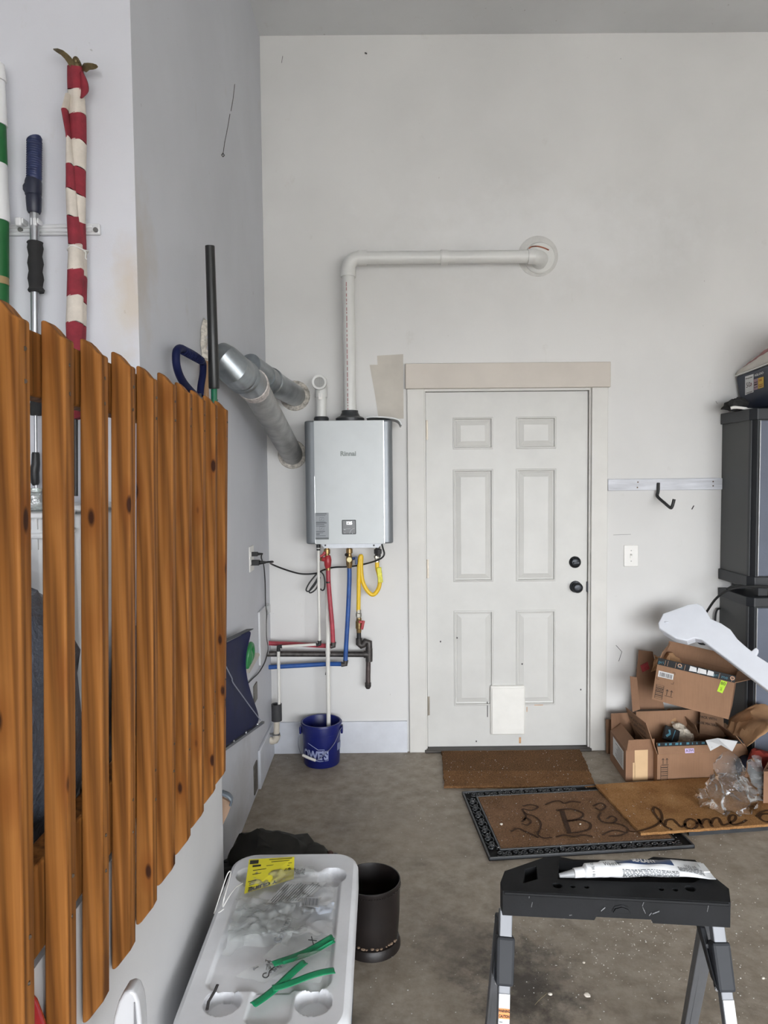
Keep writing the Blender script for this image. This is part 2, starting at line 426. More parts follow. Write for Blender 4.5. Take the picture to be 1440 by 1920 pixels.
# door_1: six panel steel door
DY = .018
m_door = M('door_paint', (199, 198, 194), .42, var=.025, vs=5, bs=.05, bscale=120)
rects = []
for r in ((852, 783, 928, 842), (970, 781, 1047, 841), (852, 880, 928, 1090), (970, 879, 1046, 1090), (855, 1145, 928, 1322), (970, 1144, 1046, 1322)):
    a, c = onY(r[0], r[1], DY), onY(r[2], r[3], DY); rects.append([a.x, c.z, c.x, a.z])
for k in (0, 2, 4): rects[k][0] = .405; rects[k][2] = .633
for k in (1, 3, 5): rects[k][0] = .762; rects[k][2] = .990
for k in (0, 2, 4):
    for j in (1, 3): rects[k][j] = rects[k+1][j] = (rects[k][j]+rects[k+1][j])/2
xs = [DX0, .405, .633, .762, .990, DX1]
zs = [DZ0] + sorted({round(q, 5) for r in rects for q in (r[1], r[3])}) + [DZ1]
b = MB()
for i in range(5):
    for j in range(len(zs)-1):
        hole = i in (1, 3) and j % 2 == 1
        if not hole: b.add([(xs[i], DY, zs[j]), (xs[i+1], DY, zs[j]), (xs[i+1], DY, zs[j+1]), (xs[i], DY, zs[j+1])], [(0, 1, 2, 3)])
b.bx((DX0, DY+.014, DZ0), (DX1, DY+.045, DZ1))
for q in ((DX0, DZ0, DX0, DZ1), (DX1, DZ0, DX1, DZ1), (DX0, DZ1, DX1, DZ1), (DX0, DZ0, DX1, DZ0)):
    b.add([(q[0], DY, q[1]), (q[2], DY, q[3]), (q[2], DY+.04, q[3]), (q[0], DY+.04, q[1])], [(0, 1, 2, 3)])
door = struct(b.build('door_1', m_door, smooth=0))
for (x0, z0, x1, z1) in rects:
    b = MB(); loops = [(0, DY), (.004, DY-.003), (.009, DY-.0035), (.013, DY+.008), (.018, DY+.009), (.022, DY+.0065), (.042, DY+.001), (.045, DY)]
    vs = []
    for ins, y in loops: vs += [(x0+ins, y, z0+ins), (x1-ins, y, z0+ins), (x1-ins, y, z1-ins), (x0+ins, y, z1-ins)]
    fs = [(4*i+j, 4*i+(j+1) % 4, 4*i+4+(j+1) % 4, 4*i+4+j) for i in range(len(loops)-1) for j in range(4)]+[tuple(4*(len(loops)-1)+j for j in range(4))]
    b.add(vs, fs); b.build('door_panel', m_door, door, smooth=0)
m_blackhw = M('oil_bronze', (46, 48, 52), .32, .7, var=.1)
p = onY(1078, 1054, DY); pk = onY(1079, 1100, DY)
b = MB(); b.lathe([(0, .02), (.02, .02), (.026, .017), (.033, .008), (.034, 0)], p, 28, (0, -1, 0)); b.box(p+V((0, -.028, 0)), (.03, .018, .008)); b.build('deadbolt', m_blackhw, door, label='black deadbolt thumb turn')
b = MB(); b.lathe([(0, .062), (.012, .063), (.022, .06), (.029, .05), (.03, .042), (.024, .032), (.013, .026), (.013, .012), (.03, .01), (.034, .004), (.034, 0)], pk, 28, (0, -1, 0)); b.build('door_knob', m_blackhw, door, label='black round door knob')
b = MB(); q = onY(1100, 1100, DY); b.bx((DX1-.004, DY-.012, q.z-.03), (DX1+.012, DY+.004, q.z+.03)); b.build('latch_plate', m_blackhw, door, bevel=.002)
m_hinge = M('worn_hinge', (150, 142, 130), .4, .6)
for y0, y1 in ((788, 825), (1049, 1084), (1306, 1341)):
    a, c = onY(799, y0, DY), onY(799, y1, DY); b = MB(); b.cyl((DX0-.004, DY-.006, a.z), (DX0-.004, DY-.006, c.z), .006, 10); b.bx((DX0-.003, DY-.002, c.z), (DX0+.012, DY, a.z)); b.build('hinge', m_hinge, door)
# pet door
pf = [onY(x, y, DY) for x, y in ((919, 1285), (984, 1284), (985, 1376), (921, 1377))]
xa, xb, za, zb = pf[0].x, pf[1].x, pf[2].z, pf[0].z
m_pet = M('pet_flap_plastic', (228, 226, 220), .4, var=.03)
b = MB(); b.bx((xa, DY-.016, za), (xb, DY+.01, zb)); pet = b.build('pet_door', m_pet, door, bevel=.008, label='small off-white pet door flap with rust below')
b = MB(); b.bx((xa+.008, DY-.02, za+.006), (xb-.006, DY-.014, zb-.012)); b.build('flap', m_pet, pet, bevel=.004)
m_rust = M('rust_stain', (184, 146, 108), .8, var=.25, vs=20)
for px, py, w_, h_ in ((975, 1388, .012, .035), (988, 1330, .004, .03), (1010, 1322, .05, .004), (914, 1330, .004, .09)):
    q = onY(px, py, DY-.0006); b = MB(); b.box(q, (w_, .0008, h_)); b.build('rust_and_shade_mark', m_rust if px != 914 else m_dark, door)  # strip left of the flap is shade painted as a dark bar, others rust
for px, py in ((857, 1196), (826, 1203), (1089, 1293), (979, 1245), (893, 1402-12)):
    q = onY(px, py, DY-.0006); b = MB(); b.ball(q, .004, 8, (1, .2, 1.4)); b.build('chip_mark', m_scr, door)

# ================================================================== THINGS ON THE BACK WALL
# light switch
m_sw = M('switch_plastic', (226, 224, 220), .35, var=.02)
a, c = onY(1169.5, 1022, 0), onY(1196, 1062, 0); ctr = (a+c)/2
sw = thing('light_switch', (ctr.x, 0, ctr.z), 'white single toggle light switch plate on the wall right of the door', 'light switch')
b = MB(); b.bx((a.x, -.006, c.z), (c.x, 0, a.z)); b.build('switch_plate', m_sw, sw, bevel=.003)
b = MB(); b.box(ctr+V((0, -.007, 0)), (.011, .004, .026)); b.box(ctr+V((0, -.012, .006)), (.008, .014, .008), rot('X', 25)); b.build('toggle', m_sw, sw, bevel=.001)
for dz in (.03, -.03):
    b = MB(); b.cyl(ctr+V((0, -.0055, dz)), ctr+V((0, -.0072, dz)), .003, 10); b.build('screw', M('screw_grey', (120, 120, 118), .4, .6), sw)
# coat board and hook
a, c = onY(1136, 898, 0), onY(1352, 918, 0)
bd = thing('hook_board', ((a.x+c.x)/2, 0, c.z), 'pale painted wooden board screwed flat to the wall right of the door', 'board')
m_board = M('whitewashed_wood', (204, 206, 212), .6, var=.1, vs=5, stretch=(1, 1, 8), bs=.2, bscale=30)
b = MB(); b.bx((1.2725, -.02, c.z), (c.x-.001, 0, a.z-.001)); b.build('board', m_board, bd, bevel=.004)
for px, py in ((1196, 904), (1195, 914), (1337, 903), (1337, 911)):
    q = onY(px, py, -.02); b = MB(); b.cyl(q, q+V((0, -.002, 0)), .004, 10); b.build('screw', M('rusty_screw', (92, 74, 58), .5, .5), bd)
hk = thing('utility_hook', onY(1234, 909, -.02), 'black rubber coated utility hook screwed into the pale wall board', 'hook')
b = MB(); b.tube(cr([onY(1234.5, 908, -.027), onY(1234, 922, -.028), onY(1233, 931, -.03), onY(1246, 943, -.10), onY(1257, 952, -.17), onY(1260, 950, -.18), onY(1262, 944, -.182), onY(1264, 936, -.182)], 5), .0085, 10)
b.build('hook_arm', M('black_rubber', (34, 34, 34), .6), hk)
b = MB(); q = onY(1234, 909, -.02); b.bx((q.x-.009, -.027, q.z-.03), (q.x+.009, -.02, q.z+.012)); b.build('hook_base', M('black_rubber', (34, 34, 34), .6), hk, bevel=.003)

# ---- water heater
HYF = -.25
hx0, hx1 = onY(571.5, 900, HYF).x, onY(736.5, 900, HYF).x
hz1, hz0 = onY(655, 788, HYF).z, onY(655, 1020, HYF).z
fx0, fx1 = onY(590, 900, HYF).x, onY(720, 900, HYF).x
heater = thing('water_heater', ((hx0+hx1)/2, -.13, hz0), 'wall hung silver tankless water heater left of the door', 'water heater')
m_grey = M('heater_side_grey', (124, 128, 132), .38, .35, var=.02)
m_silver = M('heater_front_silver', (192, 196, 197), .52, .12, var=.02)
m_dgrey = M('dark_plastic', (52, 54, 56), .4)
R_ = .035; poly = []
for cx, cy, a0 in ((hx0+R_, HYF+R_, 180), (hx1-R_, HYF+R_, 270)):
    for k in range(8): t = math.radians(a0+90*k/7); poly.append(V((cx+R_*math.cos(t), cy+R_*math.sin(t), hz0)))
poly += [V((hx1, -.002, hz0)), V((hx0, -.002, hz0))]
b = MB(); b.prism(poly, (0, 0, hz1-hz0)); b.build('cabinet', m_grey, heater, smooth=40, bevel=.008)
b = MB(); b.grid(lambda u, v: V((fx0+(fx1-fx0)*u, HYF-.004-.006*math.sin(math.pi*u)**.6, hz0+.002+(hz1-hz0-.004)*v)), 16, 1)
b.grid(lambda u, v: V((fx0, HYF-.004*u+.001, hz0+.002+(hz1-hz0-.004)*v)), 1, 1); b.grid(lambda u, v: V((fx1, HYF-.004*u+.001, hz0+.002+(hz1-hz0-.004)*v)), 1, 1)
b.build('front_panel', m_silver, heater, smooth=60)
m_line = M('bright_edge', (226, 228, 230), .25, .6)
for x in (fx0, fx1):
    b = MB(); b.bx((x-.0015, HYF-.006, hz0+.004), (x+.0015, HYF, hz1-.004 if x == fx1 else hz0+.36)); b.build('edge_highlight', m_line, heater)  # highlights along the front panel edges, painted as bright strips
HPL = plane((0, HYF-.0115, 0), (1, 0, 0), (0, 0, 1))
q = onY(653, 851, HYF); text('Rinnai', .034, lambda x, y: HPL(q.x+x, q.z+y), M('logo_grey', (128, 134, 132), .5), heater, 'logo_lettering', bold=.0012)
a, c = onY(590.5, 961.5, HYF), onY(617, 1011, HYF)
b = MB(); b.bx((a.x+.001, HYF-.011, c.z), (c.x, HYF-.004, a.z)); lab = b.build('rating_label', M('label_grey', (142, 146, 150), .5, var=.03), heater, bevel=.002)
b = MB(); b.bx((a.x+.002, HYF-.0118, c.z), (c.x-.001, HYF-.0108, c.z+.010)); b.build('label_foot', M('label_dark', (92, 96, 98), .5), lab)
m_ink = M('dark_ink', (70, 74, 78), .6)
for k, (fy, fl, hh) in enumerate(((.96, .9, .004), (.9, .8, .002), (.66, .8, .002), (.62, .9, .004), (.56, .7, .003), (.5, .8, .002), (.3, .75, .003), (.25, .6, .002), (.2, .3, .004), (.14, .8, .002))):
    z = c.z+(a.z-c.z)*fy; b = MB(); b.bx((a.x+.006, HYF-.0118, z-hh/2), (a.x+.006+(c.x-a.x-.01)*fl, HYF-.011, z+hh/2)); b.build('text_line', m_ink, lab)
for fy in (.76, .42):
    z = c.z+(a.z-c.z)*fy; x = (a.x+c.x)/2; b = MB()
    b.ribbon([(x-.011, z-.009), (x+.011, z-.009), (x+.011, z+.009), (x-.011, z+.009)], .0014, lambda u, v: V((u, HYF-.0118, v)), True)
    b.ribbon([(x-.006, z-.004), (x+.004, z+.004)], .0014, lambda u, v: V((u, HYF-.0118, v))); b.build('symbol_frame', m_ink, lab)
a, c = onY(641, 974.5, HYF), onY(668, 1001.5, HYF)
b = MB(); b.bx((a.x, HYF-.014, c.z), (c.x, HYF-.004, a.z)); pn = b.build('control_panel', M('control_grey', (84, 86, 88), .3, var=.05), heater, bevel=.005)
m_lit = bpy.data.materials.new('display_white'); m_lit.use_nodes = True
m_lit.node_tree.nodes['Principled BSDF'].inputs['Emission Color'].default_value = (1, 1, 1, 1); m_lit.node_tree.nodes['Principled BSDF'].inputs['Emission Strength'].default_value = .9
text('125', .022, lambda x, y: V(((a.x+c.x)/2+.001+x, HYF-.0146, a.z-.018+y)), m_lit, pn, 'display_digits', bold=.0012)
m_pale = M('panel_pale_print', (180, 182, 184), .5)
b = MB(); b.ribbon([(a.x+.006, c.z+.028), (a.x+.045, c.z+.030)], .0012, lambda u, v: V((u, HYF-.0146, v))); b.ribbon([((c.x-.004)-.03*math.cos(t), c.z+.004+.028*math.sin(t)) for t in [k*.16 for k in range(10)]], .0014, lambda u, v: V((u, HYF-.0146, v))); b.build('dial_mark', m_pale, pn)
for px, py, rr in ((646.5, 993, .003), (646.5, 999, .002), (661, 1000, .0025)):
    q = onY(px, py, HYF-.0146); b = MB(); b.cyl(q, q+V((0, -.001, 0)), rr, 8); b.build('button', m_pale, pn)
a, c = onY(601, 1020, -.2), onY(716, 1026.5, -.2)
b = MB(); b.prism([V((a.x-.004, -.21, hz0+.004)), V((c.x+.006, -.21, hz0+.004)), V((c.x-.018, -.21, c.z)), V((a.x+.022, -.21, c.z))], (0, .19, 0)); b.build('bottom_plate', M('plate_white', (214, 218, 224), .4), heater)
for px in (610, 701):
    q = onY(px, 1022.5, -.21); b = MB(); b.cyl(q, q+V((0, -.004, 0)), .005, 10); b.build('screw', m_dgrey, heater)
# grey tray lying on top of the heater
tr = MB(); P = [onY(687, 785, -.17), onY(696, 783.5, -.17), onY(715, 784, -.17), onY(738, 786.5, -.17), onY(748, 791, -.17), onY(752, 799, -.17)]
P = [V((q.x, 0, max(q.z, hz1+.002) if i < 3 else q.z)) for i, q in enumerate(P)]
tr.grid(lambda u, v: cr(P, 4)[min(int(u*20), 20)]+V((0, -.25+.19*v, .002*math.sin(3*v))), 20, 4)
o = tr.build('plastic_cover', M('pale_grey_plastic', (222, 223, 224), .45), smooth=60, solid=.007)
tag(o, 'thin pale grey plastic sheet drooping off the top of the water heater', 'plastic cover')

# ---- PVC exhaust pipe
m_pvc = M('white_pvc', (214, 214, 211), .36, var=.03, vs=5)
PY = -.12
vx = onY(654.5, 640, PY).x; hzp = onY(830, 482.5, PY).z; ztop = hz1
vent = thing('vent_pipe', (vx, PY, ztop), 'long white plastic exhaust pipe rising from the water heater and turning right into the wall', 'vent pipe')
pr = .0335
b = MB(); b.cyl((vx, PY, ztop+.04), (vx, PY, hzp-.07), pr, 24); b.build('riser_pipe', m_pvc, vent)
ex = onY(1012, 482, PY).x
b = MB(); b.cyl((vx+.07, PY, hzp), (ex-.05, PY, hzp), pr, 24); b.build('cross_pipe', m_pvc, vent)
arc = lambda c, ux, uz, r, n=10: [V(c)+V(ux)*(r*math.cos(t))+V(uz)*(r*math.sin(t)) for t in [k*math.pi/2/n for k in range(n+1)]]
b = MB(); b.tube([(vx, PY, hzp-.085)]+arc((vx+.06, PY, hzp-.06), (-1, 0, 0), (0, 0, 1), .06)+[(vx+.085, PY, hzp)], pr+.0035, 24); 
b.cyl((vx, PY, hzp-.10), (vx, PY, hzp-.055), pr+.0075, 24); b.cyl((vx+.055, PY, hzp), (vx+.10, PY, hzp), pr+.0075, 24); b.build('elbow', m_pvc, vent)
q = onY(833, 482, PY).x; b = MB(); b.cyl((q-.02, PY, hzp), (q+.02, PY, hzp), pr+.005, 24); b.build('coupling', m_pvc, vent)
b = MB(); b.cyl((ex-.065, PY, hzp), (ex-.03, PY, hzp), pr+.006, 24)
b.tube([(ex-.05, PY, hzp)]+[V((ex-.05+.07*math.sin(t), PY+.07-.07*math.cos(t), hzp)) for t in [k*math.pi/2/10 for k in range(11)]]+[(ex+.02, 0, hzp)], pr+.005, 24); b.build('elbow', m_pvc, vent)
fc = onY(1012, 484, 0)
b = MB(); b.lathe([(.087, 0), (.087, .006), (.08, .012), (.05, .013)], (fc.x, 0, fc.z), 36, (0, -1, 0)); b.build('flange', m_pvc, vent)
b = MB(); b.lathe([(.112, 0), (.110, .0012), (.08, .0016)], (fc.x-.01, 0, fc.z+.01), 36, (0, -1, 0)); b.build('caulk_ring', M('caulk', (204, 203, 200), .7, var=.05, vs=20), vent)
b = MB(); b.tube(cr([onY(x, y, -.013) for x, y in ((990, 468), (996, 463), (1008, 462), (1020, 465), (1029, 469))], 4), .004, 6); b.build('red_sealant', M('sealant_red', (150, 88, 66), .7, var=.3, vs=40), vent, label='brownish red sealant along the top of the flange')
ru = onY(650, 600, PY-pr)
b = MB(); z = ztop+.06
while z < hzp-.13:
    l = random.uniform(.006, .03); a_ = random.choice((-1, 0)); b.add([V((vx+pr*math.sin(t), PY-pr*math.cos(t)-.0005, zz)) for t, zz in ((-.36, z), (-.22, z), (-.22, z+l), (-.36, z+l))], [(0, 1, 2, 3)]); z += l+random.uniform(.004, .016)
b.build('printed_text_line', M('red_print', (176, 128, 128), .6), vent)
b = MB(); b.lathe([(.078, -.0), (.078, .02), (.07, .026), (.055, .032), (.045, .05), (.045, .062), (pr, .064), (pr, .03)], (vx, PY, ztop), 28); b.build('adaptor_collar', m_dgrey, vent, label='black plastic adaptor collar at the foot of the pipe')
# ---- short intake pipe
ix = onY(602, 750, PY).x; iz = onY(600, 719, PY).z
it = thing('intake_pipe', (ix, PY, ztop), 'short white plastic air intake pipe with a screened round end atop the water heater', 'intake pipe')
b = MB(); b.cyl((ix, PY, ztop+.02), (ix, PY, iz-.05), .029, 22); b.build('riser_pipe', m_pvc, it)
b = MB(); b.cyl((ix, PY, iz-.075), (ix, PY, iz-.04), .0335, 22); b.tube([(ix, PY, iz-.05), (ix, PY, iz-.02), (ix-.001, PY-.008, iz-.004), (ix-.003, PY-.03, iz), (ix-.004, PY-.055, iz)], .032, 22, cap=False)
b.lathe([(.027, .045), (.028, .056), (.039, .057), (.041, .04), (.034, .03)], (ix-.004, PY, iz), 26, (0, -1, 0), cap=False); b.build('elbow', m_pvc, it)
b = MB(); b.lathe([(0, .05), (.028, .05), (.028, .04)], (ix-.004, PY, iz), 26, (0, -1, 0)); sc = b.build('screen', M('screen_grey', (150, 150, 148), .6), it)
b = MB()
for k in range(-4, 5):
    h = math.sqrt(max(0, .027**2-(k*.006)**2)); b.bx((ix-.004+k*.006-.0009, PY-.053, iz-h), (ix-.004+k*.006+.0009, PY-.050, iz+h)); b.bx((ix-.004-h, PY-.053, iz+k*.006-.0009), (ix-.004+h, PY-.050, iz+k*.006+.0009))
o = b.build('mesh_wire', M('mesh_pale', (206, 206, 204), .5), sc); o['kind'] = 'stuff'
b = MB(); b.lathe([(.04, 0), (.041, .022), (.036, .03), (.029, .031)], (ix, PY, ztop), 24); b.build('adaptor_collar', m_dgrey, it)
b = MB(); b.bx((ix-.012, PY-.033, iz-.09), (ix+.010, PY-.028, iz-.055)); b.build('sticker', m_sw, it, bevel=.002)

# ---- galvanised ducts crossing the corner
m_galv = M('galvanised_steel', (150, 156, 160), .3, .85, var=.16, vs=9, stretch=(1, 1, 1), bs=.06, bscale=14)
m_galvw = M('dull_galvanised', (166, 166, 164), .5, .55, var=.14, vs=11)
m_foam = M('ragged_caulk', (196, 190, 180), .85, var=.3, vs=45, bs=.8, bscale=60, dist=.006)
A1 = atD(474, 722, 2.95); A0 = V((XL+.078, 2.68-CD, atD(434, 686, 2.68).z))
A2 = onY(548, 852, 0)
da = thing('air_duct', A0, 'lower galvanised steel duct running from the left wall down to the back wall', 'duct', 'ducts crossing the corner')
d1 = (A1-A0).normalized(); d2 = (A2-A1).normalized()
b = MB(); b.tube([V((XL+.036, A0.y+.03, A0.z+.03)), V((XL+.056, A0.y+.02, A0.z+.02)), A0+d1*.03, A0+d1*.10, A0+d1*.11, A0+d1*.12, A0+d1*.13, A1-d1*.13, A1-d1*.12, A1-d1*.11, A1+d1*.005], [.064, .064, .064, .064, .064, .068, .064, .064, .069, .064, .064], 26); b.build('elbow', m_galv, da)
b = MB(); b.tube([A1-d2*.03, A1+d2*.05, A2-d2*.05, A2+d2*.001], .0595, 26); b.build('duct_run', m_galvw, da)
b = MB(); b.tube([A1-d1*.005-d2*.01, A1+d2*.012, A1+d2*.05], [.068, .068, .062], 26); b.build('joint_tape', M('printed_tape', (198, 190, 186), .6, var=.25, vs=70), da, label='pale printed tape round the joint')
b = MB(); b.lathe([(.082, 0), (.078, .006), (.062, .009)], (A2.x, 0, A2.z), 24, (0, -1, 0)); b.build('caulk_ring', m_foam, da)
B2, B1 = onY(553, 742, 0), atD(495, 708, 3.33)
B0 = V((XL+.066, B1.y-.10, B1.z+.02))
db = thing('air_duct', B0, 'upper shorter galvanised steel duct behind the lower one, entering the back wall', 'duct', 'ducts crossing the corner')
e1 = (B1-B0).normalized(); e2 = (B2-B1).normalized()
b = MB(); b.tube([V((XL+.052, B0.y-.035, B0.z+.01)), B0, B1-e1*.02, B1], .062, 24); b.build('elbow', m_galv, db)
b = MB(); b.tube([B1-e2*.03, B1+e2*.10, B1+e2*.105, B1+e2*.125, B1+e2*.13, B2], [.06, .06, .066, .066, .06, .06], 24); b.build('duct_run', m_galv, db)
b = MB(); b.lathe([(.085, 0), (.08, .008), (.062, .01)], (B2.x, 0, B2.z), 24, (0, -1, 0), (1, 1)); b.build('caulk_ring', m_foam, db)
q = onX(386, 650, XL); b = MB(); b.grid(lambda u, v: V((XL+.002+.03*math.sin(math.pi*v)*(.4+.6*random.random()), q.y+(.075+.02*random.random())*math.cos(2*math.pi*u)*(1-v*.35)-.0, q.z+(.085+.02*random.random())*math.sin(2*math.pi*u)*(1-v*.35))), 30, 4); b.build('foam_plug', m_foam, da, smooth=0, label='ragged whitish plaster round the wall hole')

# ---- plumbing under the heater
m_brass = M('brass', (150, 124, 82), .32, .8, var=.2, vs=30)
m_red = M('red_pex', (168, 62, 74), .42, var=.12, vs=20)
m_redv = M('red_valve', (160, 44, 50), .4, var=.1)
m_blue = M('blue_pex', (44, 84, 150), .4, var=.12, vs=20)
m_white = M('white_tubing', (216, 214, 208), .4, var=.04)
m_blk = M('black_fitting', (30, 30, 31), .45)
m_iron = M('black_iron', (74, 70, 68), .5, .55, var=.3, vs=35, bs=.2, bscale=120)
m_yel = M('yellow_gas_hose', (226, 186, 40), .4, var=.08)
Y1, Y2, Y3 = -.12, -.07, -.045
L = lambda pts, Y, n=5: cr([onY(x, y, Y) for x, y in pts], n)
# hot line
hot = thing('hot_water_line', onY(613, 1028, Y1), 'red plastic hot water pipe with brass and red valve under the water heater', 'pipe')
b = MB(); b.tube([onY(613, y, Y1) for y in (1022, 1029, 1030, 1038, 1039, 1046)], [.012, .012, .018, .018, .013, .013], 12); b.build('brass_union', m_brass, hot)
b = MB(); b.tube([onY(614.5, y, Y1) for y in (1041, 1046, 1050, 1060, 1066)], [.014, .019, .021, .019, .013], 12); b.tube([onY(614, 1050, Y1), onY(603, 1048, Y1-.01)], .012, 10); b.build('valve_body', m_redv, hot)
b = MB(); b.box(onY(604.5, 1041, Y1-.02), (.030, .012, .014), rot('Y', -35)); b.box(onY(608, 1037, Y1-.02), (.016, .01, .016)); b.build('valve_handle', m_redv, hot, bevel=.003)
b = MB(); b.cyl(onY(604, 1049, Y1-.01), onY(600.5, 1048, Y1-.008), .010, 10); b.build('relief_port', m_brass, hot)
b = MB(); b.tube([onY(615, 1062, Y1), onY(615.3, 1069, Y1)], .014, 12); b.build('crimp_ring', m_brass, hot)
b = MB(); b.tube(L([(615.3, 1067), (616, 1092), (619, 1130), (623, 1175), (624.5, 1208)], Y1), .0125, 14); b.build('riser_pipe', m_red, hot)
b = MB(); b.tube([onY(615.5, 1090, Y1), onY(615.6, 1093, Y1)], .0135, 12); b.build('black_band', m_blk, hot)
b = MB(); b.tube([onY(625, 1204, Y1), onY(625, 1211, Y1), onY(620, 1211.5, Y1)], .0155, 10); b.build('elbow', m_iron, hot)
b = MB(); b.tube(cr([onY(622, 1211, Y1), onY(612, 1211, -.098), onY(592, 1210, -.085), onY(555, 1208, -.08), V((XL, -.08, onY(506, 1206, -.08).z))], 5), .0125, 14); b.build('cross_pipe', m_red, hot)
# cold line
cold = thing('cold_water_line', onY(655, 1028, Y1), 'blue plastic cold water pipe with brass valve and blue handle under the water heater', 'pipe')
b = MB(); b.tube([onY(655, y, Y1) for y in (1022, 1028, 1029, 1037, 1038, 1045)], [.012, .012, .018, .018, .013, .013], 12); b.tube([onY(655, y, Y1) for y in (1042, 1046, 1056, 1066)], [.014, .019, .018, .012], 12); b.build('brass_valve', m_brass, cold)
q = onY(655, 1049, Y1-.02); b = MB(); b.lathe([(0, .012), (.012, .012), (.0145, .009), (.0145, 0)], q, 18, (0, -1, 0)); b.build('valve_cap', M('cream_cap', (236, 220, 160), .4), cold, label='round cream yellow valve cap')
b = MB(); b.cyl(onY(649, 1040, Y1-.015), onY(652, 1041, Y1), .009, 10); b.build('drain_port', m_blk, cold)
b = MB(); b.tube([onY(658, 1048, Y1), onY(664, 1047, Y1-.005), onY(668, 1045, Y1-.005), onY(668, 1058, Y1-.008)], .008, 8); b.box(onY(668, 1051, Y1-.01), (.012, .008, .045)); b.build('valve_handle', M('navy_handle', (36, 56, 96), .4), cold, bevel=.002)
b = MB(); b.tube(L([(655, 1064), (655, 1090), (652.5, 1150), (649, 1210), (647.5, 1242)], Y1), .0125, 14); b.build('riser_pipe', m_blue, cold)
b = MB(); b.tube([onY(648, 1238, Y1), onY(647.5, 1245, Y1), onY(640, 1245.5, Y1)], .0155, 10); b.build('elbow', m_iron, cold)
b = MB(); b.tube(cr([onY(643, 1245, Y1), onY(614, 1245, -.095), onY(560, 1248, -.085), V((XL, -.08, onY(503, 1251, -.08).z))], 5), .0125, 14); b.build('cross_pipe', m_blue, cold)
# condensate line
cond = thing('condensate_line', onY(597, 1025, Y1), 'thin white condensate tube stepping left from the water heater into a black coupling', 'tube')
b = MB(); b.tube([onY(597, y, Y1-.045) for y in (1021, 1027)], .0115, 10); b.tube([onY(597, y, Y1-.045) for y in (1029, 1032)], .0105, 10); b.build('top_fitting', m_blk, cond)
b = MB(); b.tube([onY(597, 1022, Y1-.045), onY(597, 1060, Y1-.045), onY(599, 1204, Y1-.045)], .0078, 12); b.build('drop_tube', m_white, cond)
b = MB(); b.tube([onY(599, 1201, Y1-.045), onY(599.5, 1208, Y1-.045), onY(593, 1209, Y1-.045)], .011, 10); b.build('elbow', m_blk, cond)
b = MB(); b.tube([onY(596, 1208, Y1-.045), onY(529, 1212.5, Y1-.045)], .0078, 12); b.build('cross_tube', m_white, cond)
b = MB(); b.tube([onY(529, 1212, Y1-.045), onY(522, 1213, Y1-.045), onY(522, 1221, Y1-.045)], .011, 10); b.build('elbow', m_blk, cond)
b = MB(); b.tube([onY(522, 1218, Y1-.045), onY(523.5, 1330, Y1-.045)], .0085, 12); b.build('drop_tube', m_white, cond)
b = MB(); a, c = onY(518.5, 1320, Y1-.045), onY(518, 1351, Y1-.045); b.lathe([(.018, .0), (.0285, .0), (.0285, a.z-c.z), (.021, a.z-c.z), (.019, a.z-c.z-.03), (0, a.z-c.z-.03)], (a.x, a.y, c.z), 22); b.build('rubber_coupling', M('grey_rubber', (58, 58, 60), .7), cond)
m_oldpvc = M('aged_pvc', (206, 198, 184), .4, var=.06)
b = MB(); b.cyl((a.x, a.y, c.z+.01), onY(518, 1378, Y1-.045), .0165, 18)
e_ = onY(518, 1384, Y1-.045); b.tube([V((a.x, a.y, e_.z+.02)), e_, e_+V((-.006, 0, -.012)), e_+V((-.02, 0, -.016)), onY(505, 1387, Y1-.045)], .0195, 18); b.build('drain_elbow', m_oldpvc, cond)
b = MB(); b.lathe([(.0205, -.004), (.0225, -.004), (.0225, .004), (.0205, .004)], onY(517.5, 1376, Y1-.045), 18); b.box(onY(508, 1376, Y1-.05), (.03, .008, .008)); b.build('hose_clamp', M('clamp_steel', (150, 150, 150), .3, .8), cond)
# relief pipe to the bucket
rl = thing('relief_pipe', onY(615, 1360, Y2), 'straight white plastic drain pipe hanging down into the blue bucket', 'pipe')
b = MB(); b.tube(cr([onY(613.5, 1066, -.06), onY(614, 1150, -.075), onY(614.4, 1177, -.115), onY(614.7, 1200, -.149), onY(615, 1260, -.149), V((onY(616, 1365, -.15).x, -.15, .12))], 6), .0115, 14); b.build('pipe', m_white, rl)
b = MB(); q = onY(614.7, 1222, -.149); b.tube([q+V((0, 0, .012)), q-V((0, 0, .012))], .0135, 14); b.build('coupling', m_white, rl)
b = MB(); b.box(onY(612.5, 1258, -.07), (.006, .14, .006)); b.build('pipe_strap', m_iron, rl)
# gas hose
gas = thing('gas_line', onY(672, 1150, Y2), 'yellow flexible gas hose looping down to a brass valve with red handle', 'gas hose')
b = MB(); b.tube([onY(708.5, y, Y1) for y in (1024, 1029, 1030, 1038, 1039, 1044)], [.013, .013, .021, .021, .016, .016], 8); b.build('black_union', M('dark_union', (52, 50, 50), .5, .3), gas)
b = MB(); b.tube([onY(707, y, Y1) for y in (1042, 1046, 1047, 1054)], [.017, .017, .013, .013], 6); b.build('nut', M('nickel', (150, 146, 136), .35, .8), gas)
b = MB(); b.tube(L([(707, 1052), (707.5, 1066), (712, 1085), (710, 1103), (700, 1115), (689, 1108), (680, 1090), (677, 1065), (677.5, 1044), (675, 1046), (673, 1070), (672.5, 1110), (672, 1146)], Y1+.01, 6), .0115, 14); b.build('hose', m_yel, gas)
b = MB(); b.box(onY(712, 1078, Y1-.006), (.026, .012, .085), rot('Y', -6)); b.build('warning_tag', M('lime_tag', (214, 208, 40), .4, var=.12, vs=60), gas, bevel=.003)
